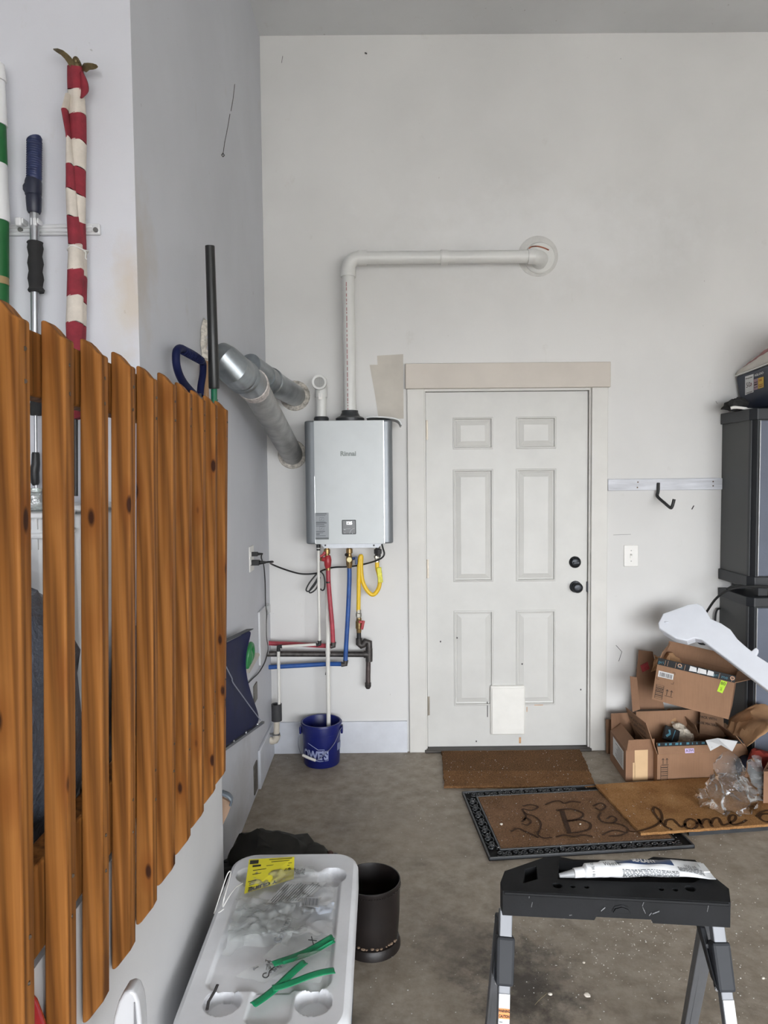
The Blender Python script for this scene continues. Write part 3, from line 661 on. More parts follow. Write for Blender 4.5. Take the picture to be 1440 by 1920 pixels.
b = MB(); b.tube([onY(672.5, y, Y1+.01) for y in (1143, 1149, 1150, 1156, 1157, 1160)], [.013, .013, .016, .016, .013, .013], 6); b.build('nut', M('nickel', (150, 146, 136), .35, .8), gas)
b = MB(); b.tube([onY(673, y, Y1+.01) for y in (1158, 1164, 1165, 1178, 1179, 1186)], [.013, .016, .019, .019, .015, .013], 12); b.build('gas_valve', m_brass, gas)
b = MB(); b.box(onY(680, 1172, Y1-.01), (.016, .010, .05), rot('Y', 12)); b.box(onY(676, 1166, Y1-.01), (.02, .010, .014)); b.build('valve_handle', m_redv, gas, bevel=.003)
# black iron gas pipe
ir = thing('iron_gas_pipe', onY(690, 1228, Y2), 'dark iron gas pipe running along the wall with a capped drip leg', 'pipe')
IY = -.072
b = MB(); b.tube([onY(673, 1184, IY), onY(673, 1202, IY)], .0125, 14); b.build('nipple', M('dark_nipple', (46, 45, 46), .5, .4), ir)
b = MB(); b.tube([onY(673, 1197, IY), onY(673, 1207, IY), onY(677, 1211, IY), onY(683, 1208, IY)], .018, 12); b.build('elbow', m_iron, ir)
b = MB(); b.tube([onY(681, 1209, IY), onY(686, 1202, IY), onY(692, 1204, IY), onY(692, 1216, IY)], .018, 12); b.build('elbow', m_iron, ir)
b = MB(); b.tube([onY(692, 1216, IY), onY(692, 1240, IY)], .0195, 14); b.tube([onY(682, 1227, IY), onY(692, 1227, IY)], .0195, 14); b.build('tee', m_iron, ir)
b = MB(); b.tube([onY(684, 1227, IY), onY(600, 1226.5, IY), V((XL, -.12, onY(507, 1226, -.12).z))], .0155, 16); b.build('cross_pipe', m_iron, ir)
b = MB(); b.tube([onY(690.5, 1238, IY), onY(690, 1284, IY)], .0135, 14); b.build('drip_leg', M('brown_pipe', (84, 74, 72), .5, .5, var=.2, vs=30), ir)
b = MB(); b.tube([onY(690, 1280, IY), onY(690, 1287, IY), onY(690, 1291, IY)], [.0175, .0175, .011], 12); b.build('pipe_cap', m_iron, ir)
# outlet and cords
outl = thing('wall_outlet', onX(470, 1048, XL), 'white electrical outlet plate on the left wall with two black plugs', 'outlet')
a, c = onX(466, 1026, XL), onX(474.5, 1068, XL)
b = MB(); b.bx((XL, a.y, c.z), (XL+.006, c.y, a.z)); b.build('outlet_plate', m_sw, outl, bevel=.002)
for y in (1039, 1054):
    q = onX(471, y, XL+.008); b = MB(); b.box(q, (.004, .03, .026)); b.build('socket', m_sw, outl, bevel=.002)
m_cord = M('black_cord', (26, 26, 27), .5)
q1, q2 = onX(471, 1039, XL+.006), onX(471, 1055, XL+.006)
pc = thing('power_cord', q2, 'thick black power cord from the lower outlet socket to the water heater, coiled midway', 'power cord')
b = MB(); b.box(q2+V((.02, 0, 0)), (.04, .028, .026)); b.tube([q2+V((.038, 0, 0)), q2+V((.07, .01, 0))], [.011, .006], 10); b.build('plug', m_cord, pc, bevel=.003)
pts = [q2+V((.065, .01, 0)), q2+V((.10, .03, 0)), onY(508, 1057, -.33), onY(535, 1068, -.2), onY(565, 1076, -.14), onY(593, 1075, -.12), onY(606, 1069, -.082), onY(625, 1064, -.08), onY(655, 1062.5, -.085), onY(682, 1058, -.08), onY(706, 1051, -.15), onY(717, 1045, -.15), onY(720.5, 1038, -.15), onY(718, 1028, -.14), onY(716, 1020, -.14)]
b = MB(); b.tube(cr(pts, 7), .0046, 8); b.build('cable', m_cord, pc)
b = MB()
b.tube(L([(600, 1070), (592, 1078), (580, 1093), (574, 1106), (580, 1108), (592, 1094), (598, 1078), (592, 1090), (580, 1108), (584, 1111), (594, 1102), (600, 1082)], -.143, 5), .004, 7)
b.tube(L([(602, 1072), (607, 1079), (609, 1092), (608, 1104), (604, 1107), (601, 1104)], -.142, 5), .004, 7); b.build('coil', m_cord, pc)
tc_ = thing('thin_cord', q1, 'thin black cord dropping from the upper outlet socket through a clear clip down the wall', 'cord')
b = MB(); b.box(q1+V((.016, 0, 0)), (.032, .024, .02)); b.tube([q1+V((.03, 0, 0)), q1+V((.055, .01, 0))], [.008, .004], 8); b.build('plug', m_cord, tc_, bevel=.003)
b = MB(); b.tube(cr([q1+V((.05, .01, 0)), onX(490, 1046, XL+.045), onX(494.5, 1060, XL+.03), onX(497, 1090, XL+.014), onX(498, 1135, XL+.012), onX(500, 1150, XL+.014), onX(499, 1170, XL+.012), onX(499.5, 1195, XL+.012), onX(502, 1218, XL+.012), onX(497, 1240, XL+.02), onX(486, 1260, XL+.012), onX(474, 1272, XL+.008), onX(464, 1282, XL+.008)], 6), .0032, 7); b.build('cable', m_cord, tc_)
b = MB(); b.box(onX(502, 1142, XL+.012), (.02, .06, .05)); b.build('clip', plastic_film('clear_clip', gloss=.3, haze=.3), tc_, bevel=.004)
# access panel on the left wall
a, c = onX(483, 1148, XL), onX(500, 1225, XL)
b = MB(); b.bx((XL, a.y, c.z), (XL+.012, c.y, a.z)); ap = tag(b.build('access_panel', M('panel_white', (198, 199, 201), .5, var=.03), bevel=.003), 'flat white access panel on the left wall behind the hanging cord', 'access panel')
# anchor straps
for k, (x, y0, y1) in enumerate(((477.5, 1287, 1310), (478, 1437, 1478))):
    a, c = onX(x-3, y0, XL), onX(x+3.5, y1, XL); b = MB(); b.bx((XL, a.y, c.z), (XL+.006, c.y, a.z)); o = b.build('anchor_strap', M('zinc_strap', (112, 108, 102), .5, .6, var=.2, vs=30), bevel=.002)
    tag(o, ('small rusty metal strap on the left wall beside the blue shovel blade', 'grey slotted metal strap low on the left wall above the floor')[k], 'metal strap')

# ================================================================== LEFT SIDE
# ---- deck railing with bevel ended balusters
m_wood = wood('stained_pine'); m_rail = wood('rail_pine', .9)
XF, XB = -.45, -.484
rail = thing('deck_railing', (XB, -2.6, .94), 'honey stained pine deck railing panel above the white half wall', 'railing')
ZT, ZB = 1.805, .693
LEAN = lambda b: [setattr(q, 'x', q.x+.028*(q.z-1.30)) for q in b.v]     # the panel leans a little outward at its foot
for k in range(11):
    D = .868-.1275+.1275*k; y = D-CD; wd = .031
    w_, z1, z0 = wd, ZT+random.uniform(-.004, .004), ZB+random.uniform(-.004, .004)
    prof = [(XB, z0), (XB, z1), (XB+.006, z1), (XB+.016, z1-.009), (XB+.026, z1-.021), (XF, z1-.025), (XF, z0+.035), (XF-.010, z0+.022), (XF-.022, z0+.006), (XF-.028, z0)]
    b = MB(); b.prism([V((x, y, z)) for x, z in prof], (0, wd, 0)); LEAN(b)
    o = b.build('baluster', m_wood, rail, smooth=20, bevel=.0035)
    for z in (z1-.06, z1-.10, z0+.25, z0+.31):
        b = MB(); b.cyl((XF-.002, y+wd*.5+random.uniform(-.003, .003), z), (XF+.0006, y+wd*.5, z), .003, 8); LEAN(b); b.build('screw_head', M('screw_dark', (60, 46, 32), .6), o)
for z0, z1 in ((1.700, 1.789), (.908, 1.041)):
    b = MB(); b.bx((XB-.038, -3.35, z0), (XB-.0005, -1.955, z1)); LEAN(b); b.build('rail', m_rail, rail, bevel=.004)
b = MB(); b.bx((XB-.038, -1.995, 1.0415), (XB-.001, -1.96, 1.6995)); LEAN(b); b.build('end_post', m_rail, rail, bevel=.003)

# ---- tools hanging on the near white wall
YW = YN-.004; DT = YN-.035
def T(px, py, off=.035): return onY(px, py, YN-off)
tr_ = thing('tool_rail', T(100, 431, 0), 'white wall rail for hanging tools behind the furled flag', 'tool rail')
m_rl = M('rail_white', (204, 205, 207), .35, .1, var=.03)
a, c = onY(-60, 421, YN-.01), onY(188, 440, YN-.01)
b = MB(); b.bx((a.x, YN-.012, c.z), (c.x, YN, a.z)); b.build('rail_strip', m_rl, tr_, bevel=.004)
b = MB(); zc = (a.z+c.z)/2; b.bx((a.x, YN-.016, zc+.002), (c.x-.02, YN-.010, zc+.008)); b.bx((a.x, YN-.016, zc-.009), (c.x-.02, YN-.010, zc-.005)); b.build('rail_ridge', m_rl, tr_, bevel=.002)
for px in (39, 180):
    q = onY(px, 431.5, YN-.012); b = MB(); b.cyl(q, q+V((0, -.005, 0)), .0062, 12); b.build('screw', M('screw_grey', (120, 120, 118), .4, .6), tr_)
for px in (8, 46, 74, 156):
    q = onY(px, 421, YN-.01); b = MB(); b.box(q+V((0, -.016, 0)), (.022, .03, .016)); b.box(q+V((0, -.03, -.004)), (.016, .012, .022)); b.build('tool_clip', m_rl, tr_, bevel=.003)
# snow brush pole
m_navy = M('navy_grip', (32, 42, 78), .5, var=.12, vs=20)
m_alu = M('brushed_aluminium', (176, 178, 182), .3, .9, var=.06, vs=10)
m_fo = M('black_foam', (34, 34, 35), .9, bs=.4, bscale=200, dist=.002)
sb = thing('snow_brush', T(66, 1000), 'telescopic snow brush with navy ribbed grip, silver pole and black foam, left of the flag', 'snow brush')
lathe = lambda pts, off=.035: [(T(x, y, off), r) for x, y, r in pts]
def tb(name, pts, mt, par, n=16, off=.035, sm=40):
    b = MB(); b.tube([T(x, y, off) for x, y, r in pts], [r*(1.9/F) for x, y, r in pts], n); return b.build(name, mt, par, sm)
g = []
for k in range(17):
    y = 262+k*4.4; g += [(64.5-.04*k, y, 13.4), (64.5, y+2.2, 12.2)]
tb('grip', [(63, 258.5, 10), (63.5, 260, 13)]+g+[(63, 338, 13)], m_navy, sb)
tb('twist_lock', [(62.5, 336, 13), (62.5, 342, 14.5), (62.5, 366, 14), (63, 367, 12.8), (63.5, 372, 13.5), (64, 396, 12), (64, 400, 10)], M('dark_navy', (26, 30, 48), .45), sb)
b = MB(); q = T(51, 352, .045); b.ball(q, .012, 10, (1, .7, 1.2)); b.build('lock_button', M('dark_navy', (26, 30, 48), .45), sb)
tb('pole', [(64.5, 396, 8), (66, 740, 6.5)], m_alu, sb)
fo = []
for k in range(12): fo += [(66+k*.12, 458+k*7.3, 12.6+1.2*math.sin(k*1.6)), ]
tb('foam_sleeve', [(65.5, 453, 12), (65.5, 455, 14)]+fo+[(68, 544, 14.5), (68, 548, 13)], m_fo, sb)
tb('lower_grip', [(67, 728, 10), (67, 732, 11.5), (68, 750, 9.5), (67.5, 765, 11), (68, 779, 10)], m_fo, sb)
tb('lower_pole', [(66.5, 735, 3), (68, 930, 3)], m_alu, sb)
tb('scraper_joint', [(67, 848, 6), (67, 852, 7), (67, 870, 7.5), (65, 882, 8.5), (65, 886, 8), (66, 905, 7.5), (67, 910, 5)], m_blk, sb)
b = MB(); q = T(67, 945); b.box(q, (.12, .02, .05)); b.build('brush_head', m_blk, sb, bevel=.004)
# green and white banded pole at the edge of the frame
gp = thing('banded_pole', T(-8, 900), 'green and white banded roll hanging at the far left edge of the photo', 'pole')
m_gr = M('green_band', (26, 92, 46), .5, var=.1); m_wb = M('white_band', (216, 217, 219), .5, var=.03)
ys = [(120, 152, 1), (152, 235, 1), (235, 308, 0), (308, 415, 1), (415, 520, 0), (520, 534, 2), (534, 760, 0)]
m_tn = M('tan_band', (150, 128, 92), .6)
for y0, y1, kk in ys:
    r0_, r1_ = [(12+8*min(1, max(0, (y-100)/320))) for y in (y0, y1)]
    b = MB(); b.tube([T(-6, y0, .05), T(-6+.5, y1, .05)], [r0_*1.9/F, (r1_+ (2 if kk == 1 else 0))*1.9/F], 20); b.build('band', (m_gr, m_wb, m_tn)[kk], gp)
# furled flag with eagle finial
fl = thing('furled_flag', T(142, 780), 'furled red and white striped flag on a pole topped by a bronze eagle', 'flag')
m_fr = M('flag_red', (128, 38, 50), .9, var=.12, vs=30, bs=.3, bscale=300); m_fw = M('flag_white', (196, 188, 178), .9, var=.06, vs=30, bs=.3, bscale=300)
sc_ = 1.9/F
def cloth(name, bands, cx, rx, ry, off, seed, amp=.10):
    b = MB(); n = 22; rnd = random.Random(seed)
    for i, (y0, y1, kk) in enumerate(bands):
        b.mat(kk); st = 5; vs = []; 
        for s_ in range(st+1):
            y = y0+(y1-y0)*s_/st
            for j in range(n):
                a = 2*math.pi*j/n
                f = 1+amp*math.sin(3*a+y*.021+seed)+amp*.6*math.sin(5*a-y*.035+seed*2)
                q = T(cx(y), y, off); vs.append(q+V((math.cos(a)*rx(y)*f*sc_, math.sin(a)*ry*f, .003*math.sin(2*a+seed+i))))
        fs = [(s_*n+j, s_*n+(j+1) % n, (s_+1)*n+(j+1) % n, (s_+1)*n+j) for s_ in range(st) for j in range(n)]
        if i == 0: fs.append(tuple(range(n)))
        if i == len(bands)-1: fs.append(tuple(st*n+j for j in range(n)))
        b.add(vs, fs)
    return b.build(name, [m_fr, m_fw], fl, 50)
def interp(tab):
    def f(y):
        for (a, va), (c, vc) in zip(tab, tab[1:]):
            if y <= c: return va+(vc-va)*max(0, (y-a))/(c-a)
        return tab[-1][1]
    return f
cloth('cloth_roll', [(129, 172, 0), (172, 217, 1), (217, 268, 0), (268, 319, 1), (319, 369, 0), (369, 419, 1), (419, 470, 0), (470, 520, 1), (520, 569, 0), (569, 610, 1), (610, 665, 0), (665, 705, 1), (705, 745, 0)],
      interp([(128, 142), (217, 145), (320, 147), (420, 149), (520, 153), (600, 152), (745, 150)]), interp([(128, 13), (160, 14), (217, 14.5), (300, 13), (420, 10), (520, 8), (745, 7)]), .021, .045, 1, .05)
cloth('outer_fold', [(180, 208, 1), (208, 262, 0), (262, 312, 1), (312, 358, 0), (358, 408, 1), (408, 460, 0), (460, 506, 1), (506, 556, 0), (556, 606, 1), (606, 660, 0), (660, 700, 1), (700, 757, 0), (757, 784, 0)],
      interp([(180, 129), (208, 122), (262, 131), (312, 133), (358, 134), (460, 141), (506, 141), (606, 140), (745, 142), (784, 142)]), interp([(180, 3), (208, 5), (250, 3), (312, 7), (358, 8.5), (408, 10), (460, 12), (480, 12.5), (506, 14), (606, 14.5), (745, 12), (784, 9)]), .018, .064, 2, .05)
b = MB(); b.grid(lambda u, v: T(150+(3+13*math.sin(min(1, v*1.45)*math.pi/2 if v < .69 else (1-v)/.31*math.pi/2))*u, 138+46*v-6*u*(1-v), .05+.012*math.sin(u*3)), 8, 12); b.build('loose_corner', m_fr, fl, 60, solid=.003)
m_str = M('white_string', (214, 212, 208), .8)
b = MB(); q = T(146, 470, .05); b.tube([q+V((.023*math.cos(a), .033*math.sin(a), .003*math.sin(3*a))) for a in [k*.35 for k in range(18)]], .0018, 6, closed=True); b.tube(cr([T(157, 470, .085), T(161, 474, .085), T(160, 483, .083), T(163, 486, .08)], 4), .0015, 6); b.build('tie_string', m_str, fl)
m_brz = M('aged_bronze', (106, 92, 64), .42, .7, var=.25, vs=40)
b = MB(); b.ball(T(144, 124, .05), .017, 14, (.75, .7, 1.0)); b.ball(T(142.5, 114, .055), .0088, 12, (1, 1, 1.2)); b.tube([T(145, 113, .058), T(148, 114.5, .062), T(147.5, 117, .063)], [.004, .003, .0008], 8); eag = b.build('eagle_finial', m_brz, fl, 60, label='bronze eagle finial with spread wings')
def wing(top, bot, off):
    b = MB(); n = len(top); vs = []
    for i in range(n):
        o_ = off+.012*math.sin(i/(n-1)*2.2)
        vs += [T(*top[i], o_), T(*bot[i], o_+.004), T(*bot[i], o_-.003), T(*top[i], o_-.006)]
    fs = [(4*i+j, 4*i+(j+1) % 4, 4*i+4+(j+1) % 4, 4*i+4+j) for i in range(n-1) for j in range(4)]+[(0, 1, 2, 3), (4*n-4, 4*n-3, 4*n-2, 4*n-1)]
    b.add(vs, fs); b.build('wing', m_brz, eag, 50)
wing([(99.5, 91), (108, 90.5), (118, 94), (127, 101), (133, 107), (138, 114), (141, 122)], [(100, 93.5), (106, 98), (114, 103), (121, 110), (126, 117), (130, 124), (138, 128)], .05)
wing([(148, 127), (153, 124), (157, 118), (165, 117.5), (174, 118.5), (181, 121), (184, 125)], [(152, 130), (158, 134), (162, 136), (168, 131), (175, 130.5), (180, 129), (183, 127)], .045)
tb('pole', [(141.5, 130, 4), (142, 930, 4)], M('dark_pole', (44, 42, 42), .5), fl, 12, .045)
# freezer and bags on the landing behind the railing
Y0f = -2.36
fz = thing('chest_freezer', (-1.1, -2.25, .85), 'white chest freezer behind the railing slats on the raised landing', 'freezer')
m_fz = M('freezer_white', (212, 214, 216), .35, var=.02)
zt = onY(137, 948, Y0f).z; zs_ = onY(137, 962, Y0f).z
b = MB(); b.bx((-1.7, Y0f, .85), (-.70, YN-.03, zs_-.003)); b.build('cabinet', m_fz, fz, bevel=.01)
b = MB(); b.bx((-1.7, Y0f-.005, zs_+.003), (-.695, YN-.03, zt)); b.build('lid', m_fz, fz, bevel=.012)
b = MB(); b.bx((-1.69, Y0f+.01, zs_-.004), (-.71, YN-.04, zs_+.004)); b.build('lid_seal', m_grey, fz)
q = onY(200, 980, Y0f); b = MB(); b.cyl((-.73, Y0f, zs_-.04), (-.73, Y0f-.012, zs_-.04), .010, 12); b.build('lock', m_blk, fz)
bk = thing('laundry_basket', (-.68, -2.62, .85), 'white slotted plastic basket glimpsed through the first gap of the railing', 'basket')
DB = 1.47; YB_ = DB-CD
p1, p2 = onY(44, 962, YB_), onY(78, 1010, YB_)
b = MB(); b.bx((-1.05, YB_, .85), (p2.x, YB_+.15, p1.z-.01)); b.build('basket_body', m_fz, bk, bevel=.008)
for zz in (p1.z, p1.z-.042):
    b = MB(); b.bx((-1.06, YB_-.008, zz-.012), (p2.x+.006, YB_+.156, zz)); b.build('rim', m_fz, bk, bevel=.004)
    for k in range(14):
        b = MB(); x = p2.x-.006-k*.014; b.bx((x-.006, YB_-.005, zz-.034), (x, YB_+.002, zz-.012)); b.build('slat', m_fz, bk)
q = onY(64, 960, YB_+.08)
jr = thing('glass_jar', V((q.x, YB_+.09, p1.z)), 'small clear glass jar standing on the white slotted basket', 'jar')
b = MB(); b.lathe([(0, .002), (.02, .001), (.026, .006), (.029, .02), (.027, .035), (.02, .042), (.021, .05), (.018, .05), (.017, .042)], V((q.x, YB_+.09, p1.z)), 20); b.build('jar_body', plastic_film('clear_glass', (232, 238, 236), .5, .12), jr)
m_bag = M('grey_blue_sack', (84, 90, 102), .38, var=.22, vs=14, bs=.6, bscale=26, dist=.02)
o = crumpled('trash_sack', (-.715, -2.82, 1.15), .27, m_bag, None, 3, .16, 9, (.66, .85, 1.12), 36, 40, .853)
tag(o, 'large grey blue plastic sack slumped on the landing behind the railing slats', 'sack')
o = crumpled('trash_sack', (-.625, -2.19, 1.02), .17, m_bag, None, 5, .16, 10, (.42, .5, 1.15), 26, 40, .853)
tag(o, 'smaller grey sack bulging between the middle balusters near the white wall', 'sack')
# red tool and white handle near the bottom left corner
q = onX(60, 1878, XK+.012)
rd = thing('red_hand_tool', q, 'red handle with a silver tip behind the first railing slats, lower left corner', 'hand tool')
b = MB(); b.tube([onX(50, 1864, XK+.01), onX(58, 1880, XK+.01), onX(75, 1930, XK+.01), onX(90, 1990, XK+.01)], [.006, .009, .010, .008], 12); b.build('handle', M('glossy_red', (158, 22, 30), .25, coat=.4), rd)
b = MB(); b.tube([onX(46, 1852, XK+.01), onX(54, 1872, XK+.01)], [.003, .0045], 10); b.build('tip', m_alu, rd)
DW = 1.02
wh = thing('white_scoop', atD(240, 2050, DW), 'rounded white plastic handle end standing before the half wall at the bottom edge', 'scoop')
m_wp = M('smooth_white_plastic', (180, 181, 184), .3, var=.02)
out = [(206, 2060), (208, 1960), (212, 1912), (221, 1880), (232, 1862), (243, 1857), (253, 1862), (260, 1880), (264, 1912), (266, 1960), (268, 2060)]
b = MB(); b.prism([atD(x, y, DW) for x, y in out], (0, .03, 0)); b.build('shell', m_wp, wh, 60, bevel=.007, seg=4)
b = MB(); b.tube([atD(252, 1880, DW-.002), atD(254, 1930, DW-.002), atD(255, 2050, DW-.002)], [.0008, .0022, .0025], 6); b.build('slot', M('slot_shadow', (120, 120, 124), .8), wh)

# ---- tools against the left wall
XT = XL+.088
sp = thing('sleeved_pole', onX(408, 1640, XT), 'tall thin green pole with a long black foam sleeve leaning on the left wall', 'pole')
b = MB(); b.tube([onX(393.5, 460, XT), onX(393.6, 461.5, XT), onX(398, 600, XT), onX(401.5, 727, XT), onX(401.6, 729, XT)], [.013, .0155, .0165, .0178, .016], 18); b.build('foam_sleeve', M('black_sleeve', (26, 27, 27), .38, var=.1), sp)
b = MB(); e0 = onX(401.5, 726, XT); e1 = onX(404, 1400, XT); e1 = e0+(e1-e0)*(e0.z/(e0.z-e1.z)); b.tube([e0, e1], .0105, 14); b.build('shaft', M('green_shaft', (16, 104, 72), .3, coat=.3), sp)
wp_ = thing('wooden_handle', onX(385, 1500, XT), 'plain wooden tool handle leaning on the wall beside the green pole', 'tool handle')
b = MB(); e0 = onX(384, 676, XL+.02); e1 = V((e0.x, e0.y-.02, .0)); b.tube([e0, e0-V((0, 0, .004)), e1], [.008, .0125, .0125], 12); b.build('handle', M('pale_ash', (150, 118, 88), .6, var=.12, vs=8, stretch=(8, 8, .6)), wp_)
# snow shovel
m_sh = M('navy_shovel_plastic', (24, 30, 66), .6, spec=.12, var=.12, vs=9, bs=.12, bscale=60)
XS = XL+.055
sv = thing('snow_shovel', onX(430, 1300, XS), 'navy blue plastic snow shovel with a D grip hanging on the left wall', 'snow shovel')
gpts = [(374, 742), (376, 722), (379, 705), (380, 690), (379, 680), (372, 672), (360, 664), (346, 657), (337, 653), (331, 657), (329, 667), (330, 684), (335, 702), (343, 717), (354, 730), (366, 742)]
b = MB(); G = [onX(x+1, y, XL+.045) for x, y in gpts]; b.tube(cr(G, 4), .0118, 12); b.build('grip', m_sh, sv, 60)
b = MB()
for k in range(12):
    t = k/11; q = onX(344+32*t, 657.5+18*t, XL+.045); d = (onX(378, 676, XL+.045)-onX(344, 657.5, XL+.045)).normalized(); b.cyl(q-d*.0025, q+d*.0025, .0138, 12)
b.build('grip_rib', m_sh, sv)['kind'] = 'stuff'
b = MB(); b.tube([onX(370, 738, XL+.045), onX(376, 790, XL+.05), onX(412, 1230, XS)], [.0125, .014, .014], 14); b.build('shaft', M('shovel_shaft', (70, 74, 80), .4, .3), sv)
top = [(352, 1236), (398, 1216), (425, 1203), (444, 1193), (462, 1184), (475, 1179)]
rows = [top,
        [(352, 1290), (400, 1250), (425, 1235), (440, 1227), (452, 1222), (463, 1215)],
        [(350, 1330), (398, 1290), (425, 1266), (437, 1260), (449, 1253), (460, 1247)],
        [(348, 1370), (398, 1325), (425, 1300), (440, 1292), (455, 1288), (466, 1284)],
        [(345, 1410), (396, 1368), (425, 1345), (445, 1335), (462, 1327), (479, 1320)],
        [(340, 1460), (396, 1425), (425, 1403), (447, 1388), (470, 1369), (491, 1354)]]
dep = [[0, .0, .0, .0, .012, .02], [0, .015, .02, .012, .004, .02], [0, .025, .03, .006, .0, .016], [0, .02, .024, .018, .0, .012], [0, .012, .012, .010, .004, .01], [0, .004, .004, .004, .004, .004]]
b = MB(); nr, nc = len(rows), len(rows[0])
b.add([onX(x, y, XS-.025+dep[i][j]*1.3+.012) for i, r in enumerate(rows) for j, (x, y) in enumerate(r)], [(i*nc+j, i*nc+j+1, (i+1)*nc+j+1, (i+1)*nc+j) for i in range(nr-1) for j in range(nc-1)])
b.build('blade', m_sh, sv, 60, solid=.005, subd=2)
b = MB(); b.tube(cr([onX(x, y, XS+.008+o_) for x, y, o_ in ((424, 1250, .018), (430, 1262, .02), (435, 1272, .016), (437, 1280, .013), (452, 1301, .010), (470, 1326, .006), (488, 1350, .0))], 3), .0022, 6); b.build('blade_crease', M('pale_crease', (150, 156, 170), .4), sv)  # pale line along the blade crease
b = MB(); b.slab([onX(338, 1463, XS-.006), onX(491.5, 1356, XS-.006), onX(491, 1352, XS-.006), onX(338, 1457, XS-.006)], .012); b.build('wear_strip', M('strip_steel', (112, 114, 116), .4, .6), sv)
b = MB(); b.slab([onX(396, 1221, XS-.015), onX(425, 1207, XS-.015), onX(450, 1194, XS-.02), onX(400, 1214, XS-.028)], .004); b.slab([onX(425, 1205, XS-.01), onX(475, 1180, XS+.0), onX(462, 1181, XS-.03), onX(425, 1199, XS-.03)], .004); b.build('top_lip', M('lip_grey', (62, 64, 70), .5), sv)
for x, y in ((438, 1391), (461, 1374), (483, 1358)):
    q = onX(x, y, XS-.0); b = MB(); b.lathe([(.0075, 0), (.006, .004), (0, .005)], q, 12, (1, 0, 0)); b.build('rivet', m_alu, sv)
b = MB(); q = onX(366, 760, XL); b.tube([q, q+V((.07, 0, 0)), q+V((.075, 0, .02))], .005, 8); o = b.build('wall_hook', m_zn if 'm_zn' in globals() else m_iron); tag(o, 'metal wall hook behind the shovel handle', 'hook')
# green plastic thing behind the shovel on a small ledge
b = MB(); b.tube(cr([onX(462, 1250, XL+.02), onX(466, 1222, XL+.03), onX(470, 1208, XL+.03), onX(473, 1214, XL+.028), onX(472, 1232, XL+.025), onX(463, 1250, XL+.02)], 5), .012, 10); b.ball(onX(467, 1232, XL+.026), .036, 14, (.5, 1, 1.1)); o = b.build('garden_scoop', M('green_plastic', (40, 122, 66), .4), smooth=60); tag(o, 'rounded green plastic scoop hanging behind the blue shovel blade', 'scoop')
b = MB(); a, c = onX(458, 1262, XL), onX(480, 1226, XL); b.prism([onX(460, 1262, XL), onX(480, 1228, XL), onX(478, 1224, XL), onX(466, 1224, XL)], (.02, 0, 0)); o = b.build('ledge_bracket', M('beige_ledge', (186, 180, 170), .6)); tag(o, 'small beige ledge on the left wall under the green scoop', 'ledge')
# cardboard and grey piece tucked at the end of the half wall
YC = YK+.03
b = MB(); b.prism([onY(x, y, YC) for x, y in ((380, 1498), (412, 1494), (434, 1506), (428, 1525), (415, 1552), (400, 1640), (380, 1650))], (0, .012, 0)); o = b.build('cardboard_sheet', cardboard('cardboard_old', (150, 124, 104)), smooth=0); tag(o, 'torn cardboard sheet tucked behind the end of the half wall', 'cardboard')
b = MB(); b.tube(cr([onY(405, 1478, YC-.02), onY(416, 1486, YC-.02), onY(428, 1491, YC-.02), onY(434, 1500, YC-.02), onY(432, 1510, YC-.02)], 5), [.010]*5+[.014]*10+[.008]*6, 10, flat=.5); o = b.build('grey_grip', M('slate_plastic', (84, 92, 100), .4)); tag(o, 'slate grey curved plastic grip poking out above the torn cardboard', 'grip')

# ================================================================== FOREGROUND
# ---- white cooler beside the half wall
CZ = .43
c_l, c_r, c_n, c_f = XK+.045, -.08, -2.60, -1.87
cl = thing('ice_chest', ((c_l+c_r)/2, (c_n+c_f)/2, 0), 'white lidded ice chest with cup holders and blue grey body beside the half wall', 'cooler')
m_lid = M('lid_white', (222, 224, 228), .42, var=.05, vs=6, bs=.06, bscale=200)
m_cbody = M('cooler_blue_grey', (70, 84, 108), .45, var=.06)
b = MB()
def rrect(x0, x1, y0, y1, r, n=6):
    P = []
    for cx, cy, a0 in ((x1-r, y1-r, 0), (x0+r, y1-r, 90), (x0+r, y0+r, 180), (x1-r, y0+r, 270)):
        for k in range(n+1): t = math.radians(a0+90*k/n); P.append((cx+r*math.cos(t), cy+r*math.sin(t)))
    return P
def sdr(x, y, cx, cy, hx, hy, r):
    dx, dy = abs(x-cx)-hx+r, abs(y-cy)-hy+r
    return math.hypot(max(dx, 0), max(dy, 0))+min(max(dx, dy), 0)-r
top_ = rrect(c_l+.02, c_r-.006, c_n+.015, c_f-.015, .05); bot_ = rrect(c_l+.045, c_r-.02, c_n+.04, c_f-.04, .05)
n = len(top_); b.add([V((x, y, CZ-.07)) for x, y in top_]+[V((x, y, .02)) for x, y in bot_], [(i, (i+1) % n, n+(i+1) % n, n+i) for i in range(n)]+[list(range(n)), list(range(n, 2*n))[::-1]])
b.build('body', m_cbody, cl, 40)
b = MB()
for x in (c_l+.08, c_r-.08):
    for y in (c_n+.08, c_f-.08): b.cyl((x, y, 0), (x, y, .025), .02, 12)
b.build('feet', m_cbody, cl)
o_ = rrect(c_l, c_r, c_n, c_f, .075, 8)
n = len(o_)
b = MB()
lid_in = rrect(c_l+.014, c_r-.014, c_n+.014, c_f-.014, .065, 8)
lv = [[V((x, y, CZ-.075)) for x, y in o_], [V((x, y, CZ-.016)) for x, y in o_], [V((x*.7+xi*.3, y*.7+yi*.3, CZ-.005)) for (x, y), (xi, yi) in zip(o_, lid_in)], [V((x, y, CZ)) for x, y in lid_in]]
b.add(sum(lv, []), [(k*n+i, k*n+(i+1) % n, (k+1)*n+(i+1) % n, (k+1)*n+i) for k in range(3) for i in range(n)])
